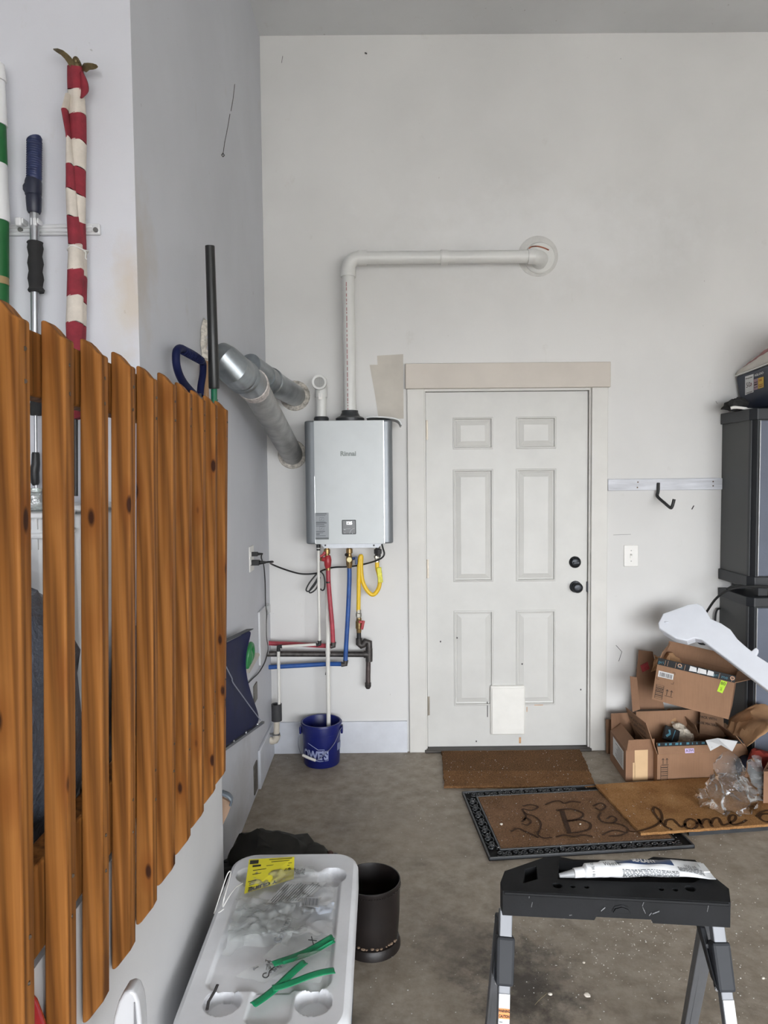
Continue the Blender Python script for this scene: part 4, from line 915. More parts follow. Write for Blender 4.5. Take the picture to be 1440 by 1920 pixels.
cxm, cym, hx_, hy_ = (c_l+c_r)/2, (c_n+c_f)/2, (c_r-c_l)/2-.014, (c_f-c_n)/2-.014
cups = [onZ(622, 1642, CZ), onZ(418, 1878, CZ), onZ(588, 1878, CZ), onZ(470, 1640, CZ)]
cups = [(cups[0].x, cups[0].y), (cups[1].x, cups[1].y), (cups[2].x, cups[2].y), (cups[3].x, cups[3].y)]
def smst(a, b_, x): t = min(1, max(0, (x-a)/(b_-a))); return t*t*(3-2*t)
pA, pB, pC, pD = onZ(405, 1855, CZ), onZ(628, 1855, CZ), onZ(630, 1690, CZ), onZ(455, 1690, CZ)
tabx, taby = onZ(507, 1885, CZ), onZ(507, 1865, CZ)
def lidz(x, y):
    z = CZ
    d = sdr(x, y, cxm, cym+.015, hx_-.035, hy_-.115, .03)
    z -= .010*(1-smst(-.006, .004, d))
    d2 = sdr(x, y, tabx.x, tabx.y, .048, .05, .015); z -= .008*(1-smst(-.004, .003, d2))
    for i, (ux, uy) in enumerate(cups):
        r = math.hypot(x-ux, y-uy); z -= .030*(1-smst(.036, .042, r))
    return z
b.build('lid_edge', m_lid, cl, 50)
b = MB()
def lp(u, v):
    x = cxm+hx_*(2*u-1); y = cym+hy_*(2*v-1)
    d = sdr(x, y, cxm, cym, hx_, hy_, .065)
    if d > 0: # pull into rounded corner
        for _ in range(3):
            e = 1e-4; gx = (sdr(x+e, y, cxm, cym, hx_, hy_, .065)-d)/e; gy = (sdr(x, y+e, cxm, cym, hx_, hy_, .065)-d)/e
            x -= gx*d; y -= gy*d; d = sdr(x, y, cxm, cym, hx_, hy_, .065)
            if d <= 0: break
    return V((x, y, lidz(x, y)))
b.grid(lp, 140, 230); b.build('lid', m_lid, cl, 60)
b = MB(); b.bx((c_l-.012, cym-.09, CZ-.10), (c_l+.01, cym+.09, CZ-.08)); b.build('side_handle', m_lid, cl, bevel=.006)
b = MB(); q = onZ(395, 1880, CZ); b.tube([onZ(388, 1894, CZ+.0005), onZ(391, 1878, CZ+.0005), onZ(403, 1858, CZ+.0005), onZ(408, 1846, CZ+.0005)], .0035, 6, flat=.4); b.build('dirt_streak', M('grime', (64, 62, 62), .9), cl)
b = MB(); b.ball(onZ(652, 1757, CZ-.012), .005, 8); b.build('hinge_hole', M('grime', (64, 62, 62), .9), cl)
# things lying on the ice chest
m_film = plastic_film('clear_film', gloss=.09, haze=.14); m_film2 = plastic_film('bag_film', (253, 255, 254), gloss=.09, haze=.15)
LZ = CZ+.002
def sheet(name, quad, mt, par, amp=.006, seed=1, nu=24, nv=20, z=.004, fr=14, solid=0):
    cf = crumple(seed, 1, fr); A = [onZ(x, y, CZ) for x, y in quad]
    b = MB()
    def f(u, v):
        p = A[0]*(1-u)*(1-v)+A[1]*u*(1-v)+A[2]*u*v+A[3]*(1-u)*v; d = cf(p)
        return V((p.x+d.x*amp*.8, p.y+d.y*amp*.8, max(CZ+.0012, CZ+z+d.z*amp)))
    b.grid(f, nu, nv); return b.build(name, mt, par, 25, solid=solid)
eg = thing('yellow_tag', onZ(500, 1650, CZ+.01), 'yellow printed guide card at the far end of the white ice chest lid', 'card')
m_yl = M('card_yellow', (206, 196, 44), .5, var=.06)
ZC_ = CZ+.012
A = [onZ(x, y, z) for x, y, z in ((458, 1676, CZ+.004), (551, 1648, CZ+.004), (552, 1607, CZ+.028), (467, 1612, CZ+.028))]
b = MB(); b.slab(A, .0012); b.build('card', m_yl, eg, 0)
cx_, cy_ = (A[1]-A[0]), (A[3]-A[0])
cw = lambda u, v: A[0]*(1-u)*(1-v)+A[1]*u*(1-v)+A[2]*u*v+A[3]*(1-u)*v+V((0, -.002, .0024))
m_ck = M('card_ink', (38, 38, 30), .6)
b = MB()
for (u0, v0, u1, v1) in ((.03, .84, .22, .96), (.1, .74, .28, .80)):
    b.add([cw(u0, v0), cw(u1, v0), cw(u1, v1), cw(u0, v1)], [(0, 1, 2, 3)])
b.build('ink_block', m_ck, eg)
b = MB()
for (u0, v, u1) in ((.45, .93, .95), (.5, .84, .9), (.4, .72, .95), (.12, .62, .9), (.12, .5, .5), (.08, .24, .6), (.08, .19, .5), (.05, .3, .4)):
    b.add([cw(u0, v), cw(u1, v), cw(u1, v+.022), cw(u0, v+.022)], [(0, 1, 2, 3)])
b.build('text_line', m_ck, eg)
text('$216', .2, lambda x, y: cw(.78-x*.8, .47-y*.8), m_ck, eg, 'price_lettering')
text('Y GUIDE', .24, lambda x, y: cw(.36-x*.62, .09-y*.62), m_ck, eg, 'title_lettering', bold=.012)
# clear bag with paper
bagA = thing('parts_bag', onZ(520, 1680, CZ), 'crumpled clear plastic bag holding a printed paper slip on the ice chest lid', 'bag')
sheet('film', [(440, 1752), (622, 1762), (628, 1648), (478, 1640)], m_film, bagA, .017, 4, 60, 46, .012, 22)
sheet('film', [(425, 1770), (560, 1760), (600, 1690), (450, 1690)], m_film2, bagA, .017, 9, 56, 44, .010, 26)
b = MB(); A2_ = [onZ(x, y, CZ+.008) for x, y in ((497, 1697), (575, 1690), (612, 1655), (538, 1652))]; b.slab(A2_, .0008); slip = b.build('paper_slip', M('paper_white', (206, 208, 210), .6, var=.03), bagA, 0)
sw_ = lambda u, v: A2_[0]*(1-u)*(1-v)+A2_[1]*u*(1-v)+A2_[2]*u*v+A2_[3]*(1-u)*v+V((0, 0, .0014))
b = MB()
for k in range(13):
    u = .05+k*.07; l0 = .04+.1*random.random(); l1 = .8+.16*random.random(); b.add([sw_(u, l0), sw_(u+.022, l0), sw_(u+.022, l1), sw_(u, l1)], [(0, 1, 2, 3)])
b.build('text_line', m_ink, slip)
b = MB(); A3_ = [onZ(x, y, CZ+.013) for x, y in ((562, 1700), (598, 1702), (597, 1683), (565, 1681))]; b.slab(A3_, .0008); st_ = b.build('barcode_label', M('label_grey_paper', (170, 172, 176), .6), bagA, 0)
b = MB()
for k in range(14):
    u = .08+k*.062; q0 = A3_[0]+(A3_[1]-A3_[0])*u+(A3_[3]-A3_[0])*.15+V((0, 0, .001)); q1_ = A3_[0]+(A3_[1]-A3_[0])*u+(A3_[3]-A3_[0])*.85+V((0, 0, .001)); d = (A3_[1]-A3_[0])*(.02 if k % 3 else .035); b.add([q0, q0+d, q1_+d, q1_], [(0, 1, 2, 3)])
b.build('bar_line', m_ink, st_)
sheet('sealed_end', [(566, 1722), (622, 1718), (626, 1700), (570, 1706)], M('milky_film', (196, 204, 216), .25, var=.06), bagA, .005, 12, 16, 8, .010, 40)
# big bag with raised lettering
bagB = thing('plastic_bag', onZ(500, 1740, CZ), 'rumpled clear plastic bag spread over the middle of the ice chest lid', 'bag')
sheet('film', [(420, 1790), (545, 1775), (556, 1700), (445, 1700)], m_film2, bagB, .020, 14, 56, 46, .012, 24)
e0, e1 = onZ(519, 1768, CZ-.009), onZ(541, 1722, CZ-.009); ed = (e1-e0); el = ed.length; ed = ed.normalized(); eu = V((-ed.y, ed.x, 0))
o = text('Coleman', el/3.55, lambda x, y: e0+ed*x+eu*y, M('emboss_grey', (150, 154, 160), .5), cl, 'embossed_lettering', align='LEFT', bold=.0006)
q = o.modifiers.new('t', 'SOLIDIFY'); q.thickness = .004; q.offset = 0
# zip bags with green seals
m_zip = M('zip_green', (16, 128, 84), .4, var=.1, vs=20)
for k, (nm, film, zips, seed) in enumerate((
        ('zip_bag', [(490, 1800), (600, 1790), (626, 1760), (560, 1738)], [((512, 1810), (624, 1758)), ((530, 1808), (627, 1766))], 21),
        ('zip_bag', [(440, 1838), (500, 1850), (574, 1802), (520, 1798)], [((474, 1884), (572, 1806))], 22),
        ('zip_bag', [(500, 1846), (600, 1852), (622, 1790), (560, 1800)], [((511, 1850), (627, 1820))], 23))):
    zb_ = thing(nm, onZ(sum(p[0] for p in film)/4, sum(p[1] for p in film)/4, CZ), ('clear zip bag with a double green seal, farthest of the three on the lid', 'clear zip bag holding small screws, its green seal pointing at the near edge', 'clear zip bag with a green seal lying flat beside the near cup holder')[k], 'zip bag', 'zip bags on the ice chest')
    sheet('film', film, m_film2, zb_, .007, seed, 24, 18, .006+.003*k, 22)
    for (a_, c_) in zips:
        p, q = onZ(*a_, CZ+.011+.003*k), onZ(*c_, CZ+.013+.003*k); d = (q-p).normalized(); sd = V((d.y, -d.x, 0)); wv_ = .0095 if len(zips) < 2 or a_[0] == 512 else .005
        b = MB(); b.grid(lambda u, v: p+(q-p)*u+sd*wv_*(2*v-1)+V((0, 0, .004*math.sin(u*5+seed)+.002*math.sin(v*6))), 20, 3); b.build('zip_seal', m_zip, zb_, 60, solid=.0015)
    if k == 1:
        m_scw = M('bright_screw', (150, 152, 156), .25, .9)
        for j in range(16):
            q = onZ(505+random.gauss(4, 12), 1812+random.gauss(0, 5), CZ+.006); a_ = random.uniform(0, 6.3); d = V((math.cos(a_), math.sin(a_), .2*random.random()))*.008
            b = MB(); b.tube([q-d, q+d*.6, q+d*.62, q+d*.8], [.0012, .0014, .0034, .003], 7); b.build('screw', m_scw, zb_)
        b = MB(); b.tube(cr([onZ(500, 1824, CZ+.012), onZ(494, 1826, CZ+.012), onZ(493, 1831, CZ+.012), onZ(498, 1833, CZ+.012), onZ(503, 1830, CZ+.012), onZ(506, 1820, CZ+.012), onZ(516, 1812, CZ+.012)], 4), .0013, 6); b.build('wire_hook', m_blk, zb_)
b = MB(); b.ribbon([(0, 0), (.4, .25), (1, .5)], .08, lambda x, y: onZ(580+16*x, 1762-14*y*.3, CZ+.016)); b.tube([onZ(578, 1762, CZ+.017), onZ(594, 1764, CZ+.017)], .0012, 5); b.tube([onZ(584, 1756, CZ+.017), onZ(588, 1772, CZ+.017)], .0012, 5)
b.build('pen_mark', m_blk, bpy.data.objects['zip_bag'])
# screws packet beside the yellow card
pk_ = thing('screw_packet', onZ(565, 1634, CZ), 'little clear packet of silver screws beside the yellow card', 'packet')
sheet('film', [(552, 1646), (590, 1644), (588, 1628), (552, 1628)], m_film2, pk_, .004, 31, 12, 10, .008, 40)
for j in range(14):
    q = onZ(561+random.uniform(-8, 8), 1634+random.uniform(-4, 4), CZ+.006); a_ = random.uniform(0, 6.3); d = V((math.cos(a_), math.sin(a_), .3*random.random()))*.007
    b = MB(); b.tube([q-d, q+d*.6, q+d*.62, q+d*.8], [.0012, .0014, .0034, .003], 7); b.build('screw', m_scw, pk_)
# white twist cord hanging over the edge
b = MB(); b.tube(cr([onZ(455, 1656, CZ+.012), onZ(442, 1664, CZ+.03), onZ(430, 1680, CZ+.03), onZ(422, 1694, CZ+.02), onZ(418, 1700, CZ+.01), onZ(420, 1685, CZ+.05), onZ(431, 1645, CZ+.07), onZ(432, 1634, CZ+.075), onZ(426, 1640, CZ+.07), onZ(415, 1672, CZ+.03), onZ(404, 1706, CZ-.005), onZ(402, 1713, CZ-.01), onZ(410, 1711, CZ+.0), onZ(420, 1704, CZ+.008)], 6), .0016, 6); o = b.build('white_string', m_str); tag(o, 'looped thin white string hanging at the left rim of the ice chest', 'string')

# ---- dark jacket or bag behind the ice chest
m_jk = M('dark_olive_cloth', (38, 37, 33), .85, var=.25, vs=12, bs=.4, bscale=220)
jkD = 2.42
q = onZ(520, 1640, 0)
bp = thing('dark_bag', V((q.x-.02, q.y+.02, 0)), 'crumpled dark olive cloth bag on the floor behind the white ice chest', 'bag')
cf = crumple(6, 1, 7)
def lump(c, hx, hy, hz, seed, amp=.03, n=30):
    cfx = crumple(seed, 1, 8); b = MB()
    def f(u, v):
        t = v*math.pi/2; a = u*2*math.pi; p = V((c.x+hx*math.cos(a)*math.cos(t)**.7, c.y+hy*math.sin(a)*math.cos(t)**.7, hz*math.sin(t))); d = cfx(p)
        return V((p.x+d.x*amp, p.y+d.y*amp, max(0, p.z+d.z*amp*1.2)))
    b.grid(f, n, 14); return b
pj = onZ(505, 1600, .1)
lump(V((pj.x+.02, pj.y-.03, 0)), .16, .14, .20, 4, .045).build('bag_body', m_jk, bp, 40)
lump(V((pj.x-.11, pj.y-.10, 0)), .13, .16, .12, 8, .04).build('strap_fold', M('black_cloth', (24, 23, 22), .9, var=.2), bp, 40)
lump(V((pj.x+.14, pj.y-.02, 0)), .11, .10, .145, 12, .035).build('sleeve_fold', m_jk, bp, 40)
b = MB(); b.grid(lambda u, v: V((pj.x-.03+.17*u, pj.y-.12+.13*v+.02*math.sin(u*4), .205-.07*u**1.3-.02*(2*v-1)**2+.008*math.sin(u*9+v*4))), 20, 10); b.build('flap', m_jk, bp, 50, solid=.008)
ps = onZ(624, 1603, .09)
sn = thing('sandal', V((ps.x, ps.y, 0)), 'dark sandal with reddish brown straps between the dark bag and the waste basket', 'sandal')
b = MB(); b.prism([V((ps.x+.055*math.cos(a)*1.3, ps.y+.055*math.sin(a), .0)) for a in [k*math.pi/8 for k in range(16)]], (0, 0, .025)); b.build('sole', m_blk, sn, bevel=.005)
m_st = M('brown_red_strap', (92, 58, 50), .7, var=.4, vs=60)
for k in range(4):
    b = MB(); b.tube(cr([V((ps.x-.04+.022*k, ps.y-.05, .02)), V((ps.x-.038+.022*k, ps.y-.03, .085)), V((ps.x-.03+.022*k, ps.y, .112-.010*k)), V((ps.x-.02+.022*k, ps.y+.045, .03))], 5), .010, 8, flat=.6); b.build('strap', m_st if k % 2 else m_blk, sn, 60)
# ---- waste basket
m_bin = M('dark_brown_bin', (27, 22, 21), .42, var=.2, vs=16, bs=.05, bscale=90)
pr_ = onZ(700, 1806, 0); bx_, by_ = pr_.x+.0, pr_.y+.098; bzh = onY(697, 1647, by_).z; bx_ = onY(696, 1647, by_).x
wbk = thing('waste_basket', (bx_, by_, 0), 'round dark brown waste basket on the floor right of the ice chest', 'waste basket')
r1 = .097
b = MB(); b.lathe([(0, .012), (.082, .012), (.086, .05), (.090, .12), (.093, bzh-.014), (.0955, bzh), (.0985, bzh), (.099, bzh-.008), (.097, bzh-.014), (.095, .12), (.090, .05), (.086, .034), (.084, .03)], (bx_, by_, 0), 48); b.build('bin_body', m_bin, wbk, 40)
b = MB(); b.lathe([(.084, .034), (.092, .03), (.094, .022), (.097, .012), (.097, .0), (0, .0)], (bx_, by_, 0), 48); b.build('foot_ring', m_bin, wbk, 40)
b = MB()
for k in range(70):
    a = 2*math.pi*k/70; b.ball((bx_+.0985*math.cos(a), by_+.0985*math.sin(a), bzh-.017), .0022, 6)
o = b.build('beaded_band', m_bin, wbk); o['kind'] = 'stuff'
b = MB()
for k in range(24):
    a = random.uniform(3.6, 6.0); b.ball((bx_+.0885*math.cos(a), by_+.0885*math.sin(a), .036+.005*random.random()), random.uniform(.003, .007), 6, (1, 1, .5))
o = b.build('dried_mud', M('dust_beige', (130, 110, 92), .9), wbk); o['kind'] = 'stuff'

# ---- blue bucket
m_bkt = M('bucket_blue', (18, 28, 98), .36, var=.06)
br = .099; tR = .113; byc = -.018-tR-.004; bxc = onZ(602, 1436, 0).x
q = onY(602, 1351, byc); bh = q.z
bkt = thing('bucket', (bxc, byc, 0), 'blue plastic store bucket catching the drain pipe under the water heater', 'bucket')
ang = lambda z: br+(tR-.006-br)*z/bh
b = MB(); b.lathe([(0, .006), (br-.005, .006), (tR-.012, bh-.004), (tR-.010, bh), (tR-.003, bh), (tR-.002, bh-.004), (tR-.004, bh-.055), (ang(bh-.06), bh-.057), (ang(bh-.07), bh-.07), (br, .006), (br-.004, 0), (0, 0)], (bxc, byc, 0), 56); b.build('bucket_body', m_bkt, bkt, 35)
b = MB(); b.lathe([(tR+.001, bh-.012), (tR+.002, bh-.008), (tR, bh-.004), (tR-.003, bh-.006)], (bxc, byc, 0), 56, cap=False); b.build('rim_rib', m_bkt, bkt, 50)
wa = lambda x, y: V((bxc+(ang(y)+.0022)*math.sin((x)/br), byc-(ang(y)+.0022)*math.cos(x/br), y))
z0_ = .0
px2 = lambda x, y: (br*math.asin(max(-1, min(1, (onY(x, y, byc-br).x-bxc)/br))), onY(x, y, byc-br*.98).z)
m_lg = M('logo_pale', (150, 158, 196), .5)
house = [(565, 1397), (579, 1395.5), (588, 1400), (597, 1405.5), (608, 1405.5), (608, 1408.5), (614.5, 1408), (614.5, 1426.5), (600, 1427.5), (588, 1426), (575, 1422), (566, 1417)]
b = MB(); b.ribbon([px2(*p) for p in house], .0035, wa); b.build('logo_outline', m_lg, bkt)
l0 = px2(605, 1417.5); l1 = px2(571, 1414)
text("LOWE'S", .056, lambda x, y: wa(px2(586, 1417)[0]+x*.86, px2(588, 1417)[1]+y*1.12-.02*(x)), m_lg, bkt, 'logo_lettering', bold=.0028)
a_ = px2(629.5, 1399); c_ = px2(635, 1413)
b = MB(); b.grid(lambda u, v: wa(a_[0]+(c_[0]-a_[0])*u, c_[1]+(a_[1]-c_[1])*v), 4, 2); b.build('printed_label', M('bucket_label', (120, 128, 160), .6), bkt)
b = MB(); sr = tR+.006; lx, rx_ = bxc-tR-.002, bxc+tR+.002
for s_, nm in ((-1, 'ear'), (1, 'ear')):
    e = MB(); e.box((bxc+s_*(tR+.001), byc-.01, bh-.045), (.012, .04, .04)); e.build(nm, m_bkt, bkt, bevel=.004)
wire = cr([V((bxc-tR-.004, byc, bh-.04)), V((bxc-tR-.012, byc-.03, bh-.10)), V((bxc-tR-.004, byc-.075, .11)), V((bxc-.093, byc-.110, .084)), V((bxc-.022, byc-.126, .060)), V((bxc+.036, byc-.118, .10)), V((bxc+.078, byc-.092, .14)), V((bxc+tR-.005, byc-.05, .20)), V((bxc+tR+.004, byc, bh-.04))], 6)
b.tube(wire, .0018, 7); b.build('wire_bail', M('bail_steel', (158, 162, 176), .3, .8), bkt)
b = MB(); b.tube([px for px in (V((bxc-.093, byc-.110, .084)), V((bxc-.056, byc-.124, .072)), V((bxc-.022, byc-.126, .060)))], .0075, 12); b.build('bail_grip', m_white, bkt)

# ================================================================== MATS
def patch(name, px, z, mt, par, label=None, t=.0):
    P = [onZ(x, y, z) for x, y in px]; b = MB()
    if t: b.prism(P, (0, 0, t))
    else: b.add(P, [tuple(range(len(P)))])
    return b.build(name, mt, par, 0, label=label)
def coirmat(name, P4, z0, t, mt, par, seed, part='coir_pile', rough=.004, nu=60, nv=40):
    """pile with slightly ragged rim"""
    cf = crumple(seed, 1, 30); b = MB(); A = [V(p) for p in P4]
    def f(u, v):
        p = A[0]*(1-u)*(1-v)+A[1]*u*(1-v)+A[2]*u*v+A[3]*(1-u)*v; d = cf(p)
        e = min(u, v, 1-u, 1-v)
        return V((p.x+d.x*rough, p.y+d.y*rough, z0 if e <= 0 else z0+t+d.z*.0012))
    us = [0, .0001]+[k/nu for k in range(1, nu)]+[.9999, 1]; vs = [0, .0001]+[k/nv for k in range(1, nv)]+[.9999, 1]
    q = len(vs); b.add([f(u, v) for u in us for v in vs], [(i*q+j, (i+1)*q+j, (i+1)*q+j+1, i*q+j+1) for i in range(len(us)-1) for j in range(q-1)])
    return b.build(part, mt, par, 60)
m_c1 = coir('coir_dark', [(.3, (58, 40, 28)), (.7, (92, 64, 44))])
m_c1b = coir('coir_worn', [(.3, (96, 66, 42)), (.7, (134, 96, 64))])
m_c2 = coir('coir_grey_brown', [(.3, (96, 72, 58)), (.7, (146, 114, 94))])
m_c3 = coir('coir_gold', [(.3, (150, 104, 60)), (.5, (188, 138, 86)), (.75, (216, 170, 116))])
m_rub = M('black_rubber_mat', (50, 52, 55), .42, var=.15, vs=20, bs=.2, bscale=80)
m_cink = M('coir_ink', (74, 57, 47), .95, var=.4, vs=200, spec=.1)
m_cink3 = M('coir_ink_gold', (76, 54, 37), .95, var=.4, vs=200, spec=.1)
Q = [onZ(828, 1402), onZ(1085, 1402), onZ(1117, 1478), onZ(833, 1478)]
m1 = thing('door_mat', (Q[0]+Q[2])/2, 'worn dark brown coir mat lying against the door sill', 'door mat')
lerp = lambda a, b_, t: a+(b_-a)*t
coirmat('m', [lerp(Q[0], Q[3], .66), lerp(Q[1], Q[2], .66), Q[2], Q[3]], 0, .012, m_c1b, m1, 2, 'worn_band', .006, 60, 16)
coirmat('m', [Q[0], Q[1], lerp(Q[1], Q[2], .66), lerp(Q[0], Q[3], .66)], 0, .013, m_c1, m1, 3, 'coir_pile', .005)
# framed rubber mat
TL_, BL_, BR_ = onZ(866, 1489), onZ(917, 1615), onZ(1303, 1591)
TR_ = TL_+BR_-BL_
m2 = thing('framed_mat', (TL_+BR_)/2, 'door mat with a black scrollwork rubber border and letter B', 'door mat')
U_ = (BR_-BL_); W_ = (TL_-BL_); Lu, Lw = U_.length, W_.length; ud, wd_ = U_.normalized(), W_.normalized()
mp2 = lambda a, c, z=0: BL_+ud*a+wd_*c+V((0, 0, z))
BW = .068
b = MB(); b.prism([mp2(0, 0), mp2(Lu, 0), mp2(Lu, Lw), mp2(0, Lw)], (0, 0, .006)); b.build('rubber_base', M('rubber_recess_shade', (14, 14, 15), .8, spec=.2), m2, 0, bevel=.002)  # recess shade between the scrolls put into a darker rubber colour
for a0, a1, c0, c1 in ((0, Lu, 0, .008), (0, Lu, Lw-.008, Lw), (0, .008, 0, Lw), (Lu-.008, Lu, 0, Lw), (BW-.010, Lu-BW+.01, BW-.010, BW-.002), (BW-.01, Lu-BW+.01, Lw-BW+.002, Lw-BW+.01), (BW-.01, BW-.002, BW-.01, Lw-BW+.01), (Lu-BW+.002, Lu-BW+.01, BW-.01, Lw-BW+.01)):
    b = MB(); b.prism([mp2(a0, c0, .004), mp2(a1, c0, .004), mp2(a1, c1, .004), mp2(a0, c1, .004)], (0, 0, .011)); b.build('border_rib', m_rub, m2, 0, bevel=.002)
# one scroll, copied round the border
def spiral(cx, cy, r, a0, turns, s=1, n=22): return [V((cx+r*(1-.8*k/n)*math.cos(a0+s*turns*2*math.pi*k/n), cy+r*(1-.8*k/n)*math.sin(a0+s*turns*2*math.pi*k/n), 0)) for k in range(n+1)]
sb_ = MB()
s1 = spiral(-.018, .004, .0155, -1.2, 1.25, 1); s2 = spiral(.018, -.004, .0155, 1.94, 1.25, 1)
sb_.tube(s1[::-1]+s2, [.0032]*(len(s1)+len(s2)), 6, flat=1.0); sb_.tube(cr([V((-.034, -.016, 0)), V((-.018, -.02, 0)), V((0, -.012, 0)), V((.012, .012, 0)), V((.03, .018, 0))], 5), .0026, 6)
sme = None; hold = []
def put_scroll(p, a):
    global sme
    if sme is None:
        o = sb_.build('scroll', m_rub, m2, 60); sme = o.data
    else:
        o = bpy.data.objects.new('scroll', sme); C.objects.link(o); o.parent = m2
    o.location = p-WO[m2.name]; o.rotation_euler = (0, 0, a); WO[o.name] = p
au = math.atan2(ud.y, ud.x); nU = int((Lu-.06)/.068); nW = int((Lw-.09)/.068)
for k in range(nU):
    a = .04+(Lu-.08)*(k+.5)/nU
    put_scroll(mp2(a, BW/2-.001, .010), au)
    if a < Lu*.66: put_scroll(mp2(a, Lw-BW/2+.001, .010), au)
for k in range(nW):
    put_scroll(mp2(BW/2-.001, BW+(Lw-2*BW)*(k+.5)/nW, .010), au+math.pi/2)
coirmat('m', [mp2(BW, BW), mp2(Lu-BW, BW), mp2(Lu-BW, Lw-BW), mp2(BW, Lw-BW)], .004, .010, m_c2, m2, 5, 'coir_field', .001)
ZP = .0165
def ink(name, strokes, z, wd, mt, par):
    b = MB()
    for st in strokes:
        pts = cr([V((800+x/2.25, 1370+y/2.25, 0)) for x, y in st], 6)
        W3 = [onZ(p.x, p.y, z) for p in pts]
        b.ribbon([(p.x, p.y) for p in W3], wd, lambda x, y: V((x, y, z)))
    return b.build(name, mt, par, 0)
ink('letter_b', [[(566, 338), (578, 375), (590, 410), (598, 430)], [(576, 338), (588, 375), (600, 410), (606, 428)], [(545, 336), (600, 330), (645, 340), (660, 355), (640, 372), (590, 380)], [(595, 382), (650, 376), (690, 392), (685, 415), (640, 428), (590, 432)]], ZP, .011, m_cink, m2)
for nm, st in (('scroll_mark', [[(405, 318), (440, 312), (470, 322), (440, 336), (405, 330), (420, 350), (455, 362), (480, 385), (478, 415), (468, 435), (490, 452), (530, 450)], [(400, 385), (420, 368), (440, 382), (425, 398), (402, 392)], [(355, 425), (385, 412), (415, 425), (450, 440), (470, 452)], [(410, 345), (418, 360), (412, 380)]]),
               ('scroll_mark', [[(700, 318), (735, 305), (755, 320), (735, 335), (710, 325)], [(735, 345), (725, 365), (745, 385), (785, 388), (800, 372), (780, 360), (760, 372)], [(785, 388), (830, 400), (850, 420), (820, 440), (770, 445)], [(740, 440), (770, 425), (800, 420), (835, 428)]]),
               ('scroll_mark', [[(500, 312), (530, 300), (560, 296), (580, 306), (610, 298), (650, 302)], [(545, 448), (580, 440), (620, 446), (660, 440), (700, 446)]])):
    ink(nm, st, ZP, .0095, m_cink, m2)
# home mat
TL3, BL3 = onZ(1116, 1481), onZ(1202, 1574); d3 = (onZ(1440, 1557)-BL3).normalized(); Lm = .80
W3 = (TL3-BL3)
m3 = thing('home_mat', BL3+d3*.4, 'golden coir mat with dark cursive home lettering lapping over the framed mat', 'door mat')
Z3 = .017
coirmat('m', [BL3+V((0, 0, 0)), BL3+d3*Lm, BL3+d3*Lm+W3, TL3], Z3, .011, m_c3, m3, 8, 'coir_pile', .003, 90, 50)
b = MB(); b.prism([BL3+d3*.22+V((0, 0, 0)), BL3+d3*(Lm-.004), BL3+d3*(Lm-.004)+W3*.98, BL3+d3*.36+W3*.98], (0, 0, Z3-.0005)); b.build('rubber_backing', m_rub, m3, 0)
ink('home_lettering', [[(842, 418), (868, 426), (900, 422), (935, 412), (968, 398), (992, 372), (985, 338), (962, 322), (956, 338), (975, 368), (1005, 402), (1036, 418)],
     [(1005, 398), (1012, 378), (1038, 374), (1058, 392), (1072, 405), (1088, 398), (1092, 382), (1112, 372), (1135, 382), (1140, 402), (1120, 414), (1096, 408), (1088, 390)],
     [(1138, 392), (1152, 384), (1146, 372), (1158, 398), (1166, 410)], [(1158, 396), (1168, 376), (1190, 374), (1198, 392), (1206, 405)], [(1200, 392), (1210, 372), (1230, 368), (1240, 384), (1250, 398), (1275, 392)],
     [(1275, 392), (1300, 376), (1302, 358), (1282, 358), (1276, 378), (1292, 396), (1325, 390), (1350, 376)],
     [(1390, 362), (1410, 344), (1440, 336), (1448, 350), (1415, 352), (1405, 368), (1430, 384), (1460, 380)], [(1460, 380), (1480, 360), (1490, 340), (1500, 365), (1520, 378)]], Z3+.0130, .0125, m_cink3, m3)

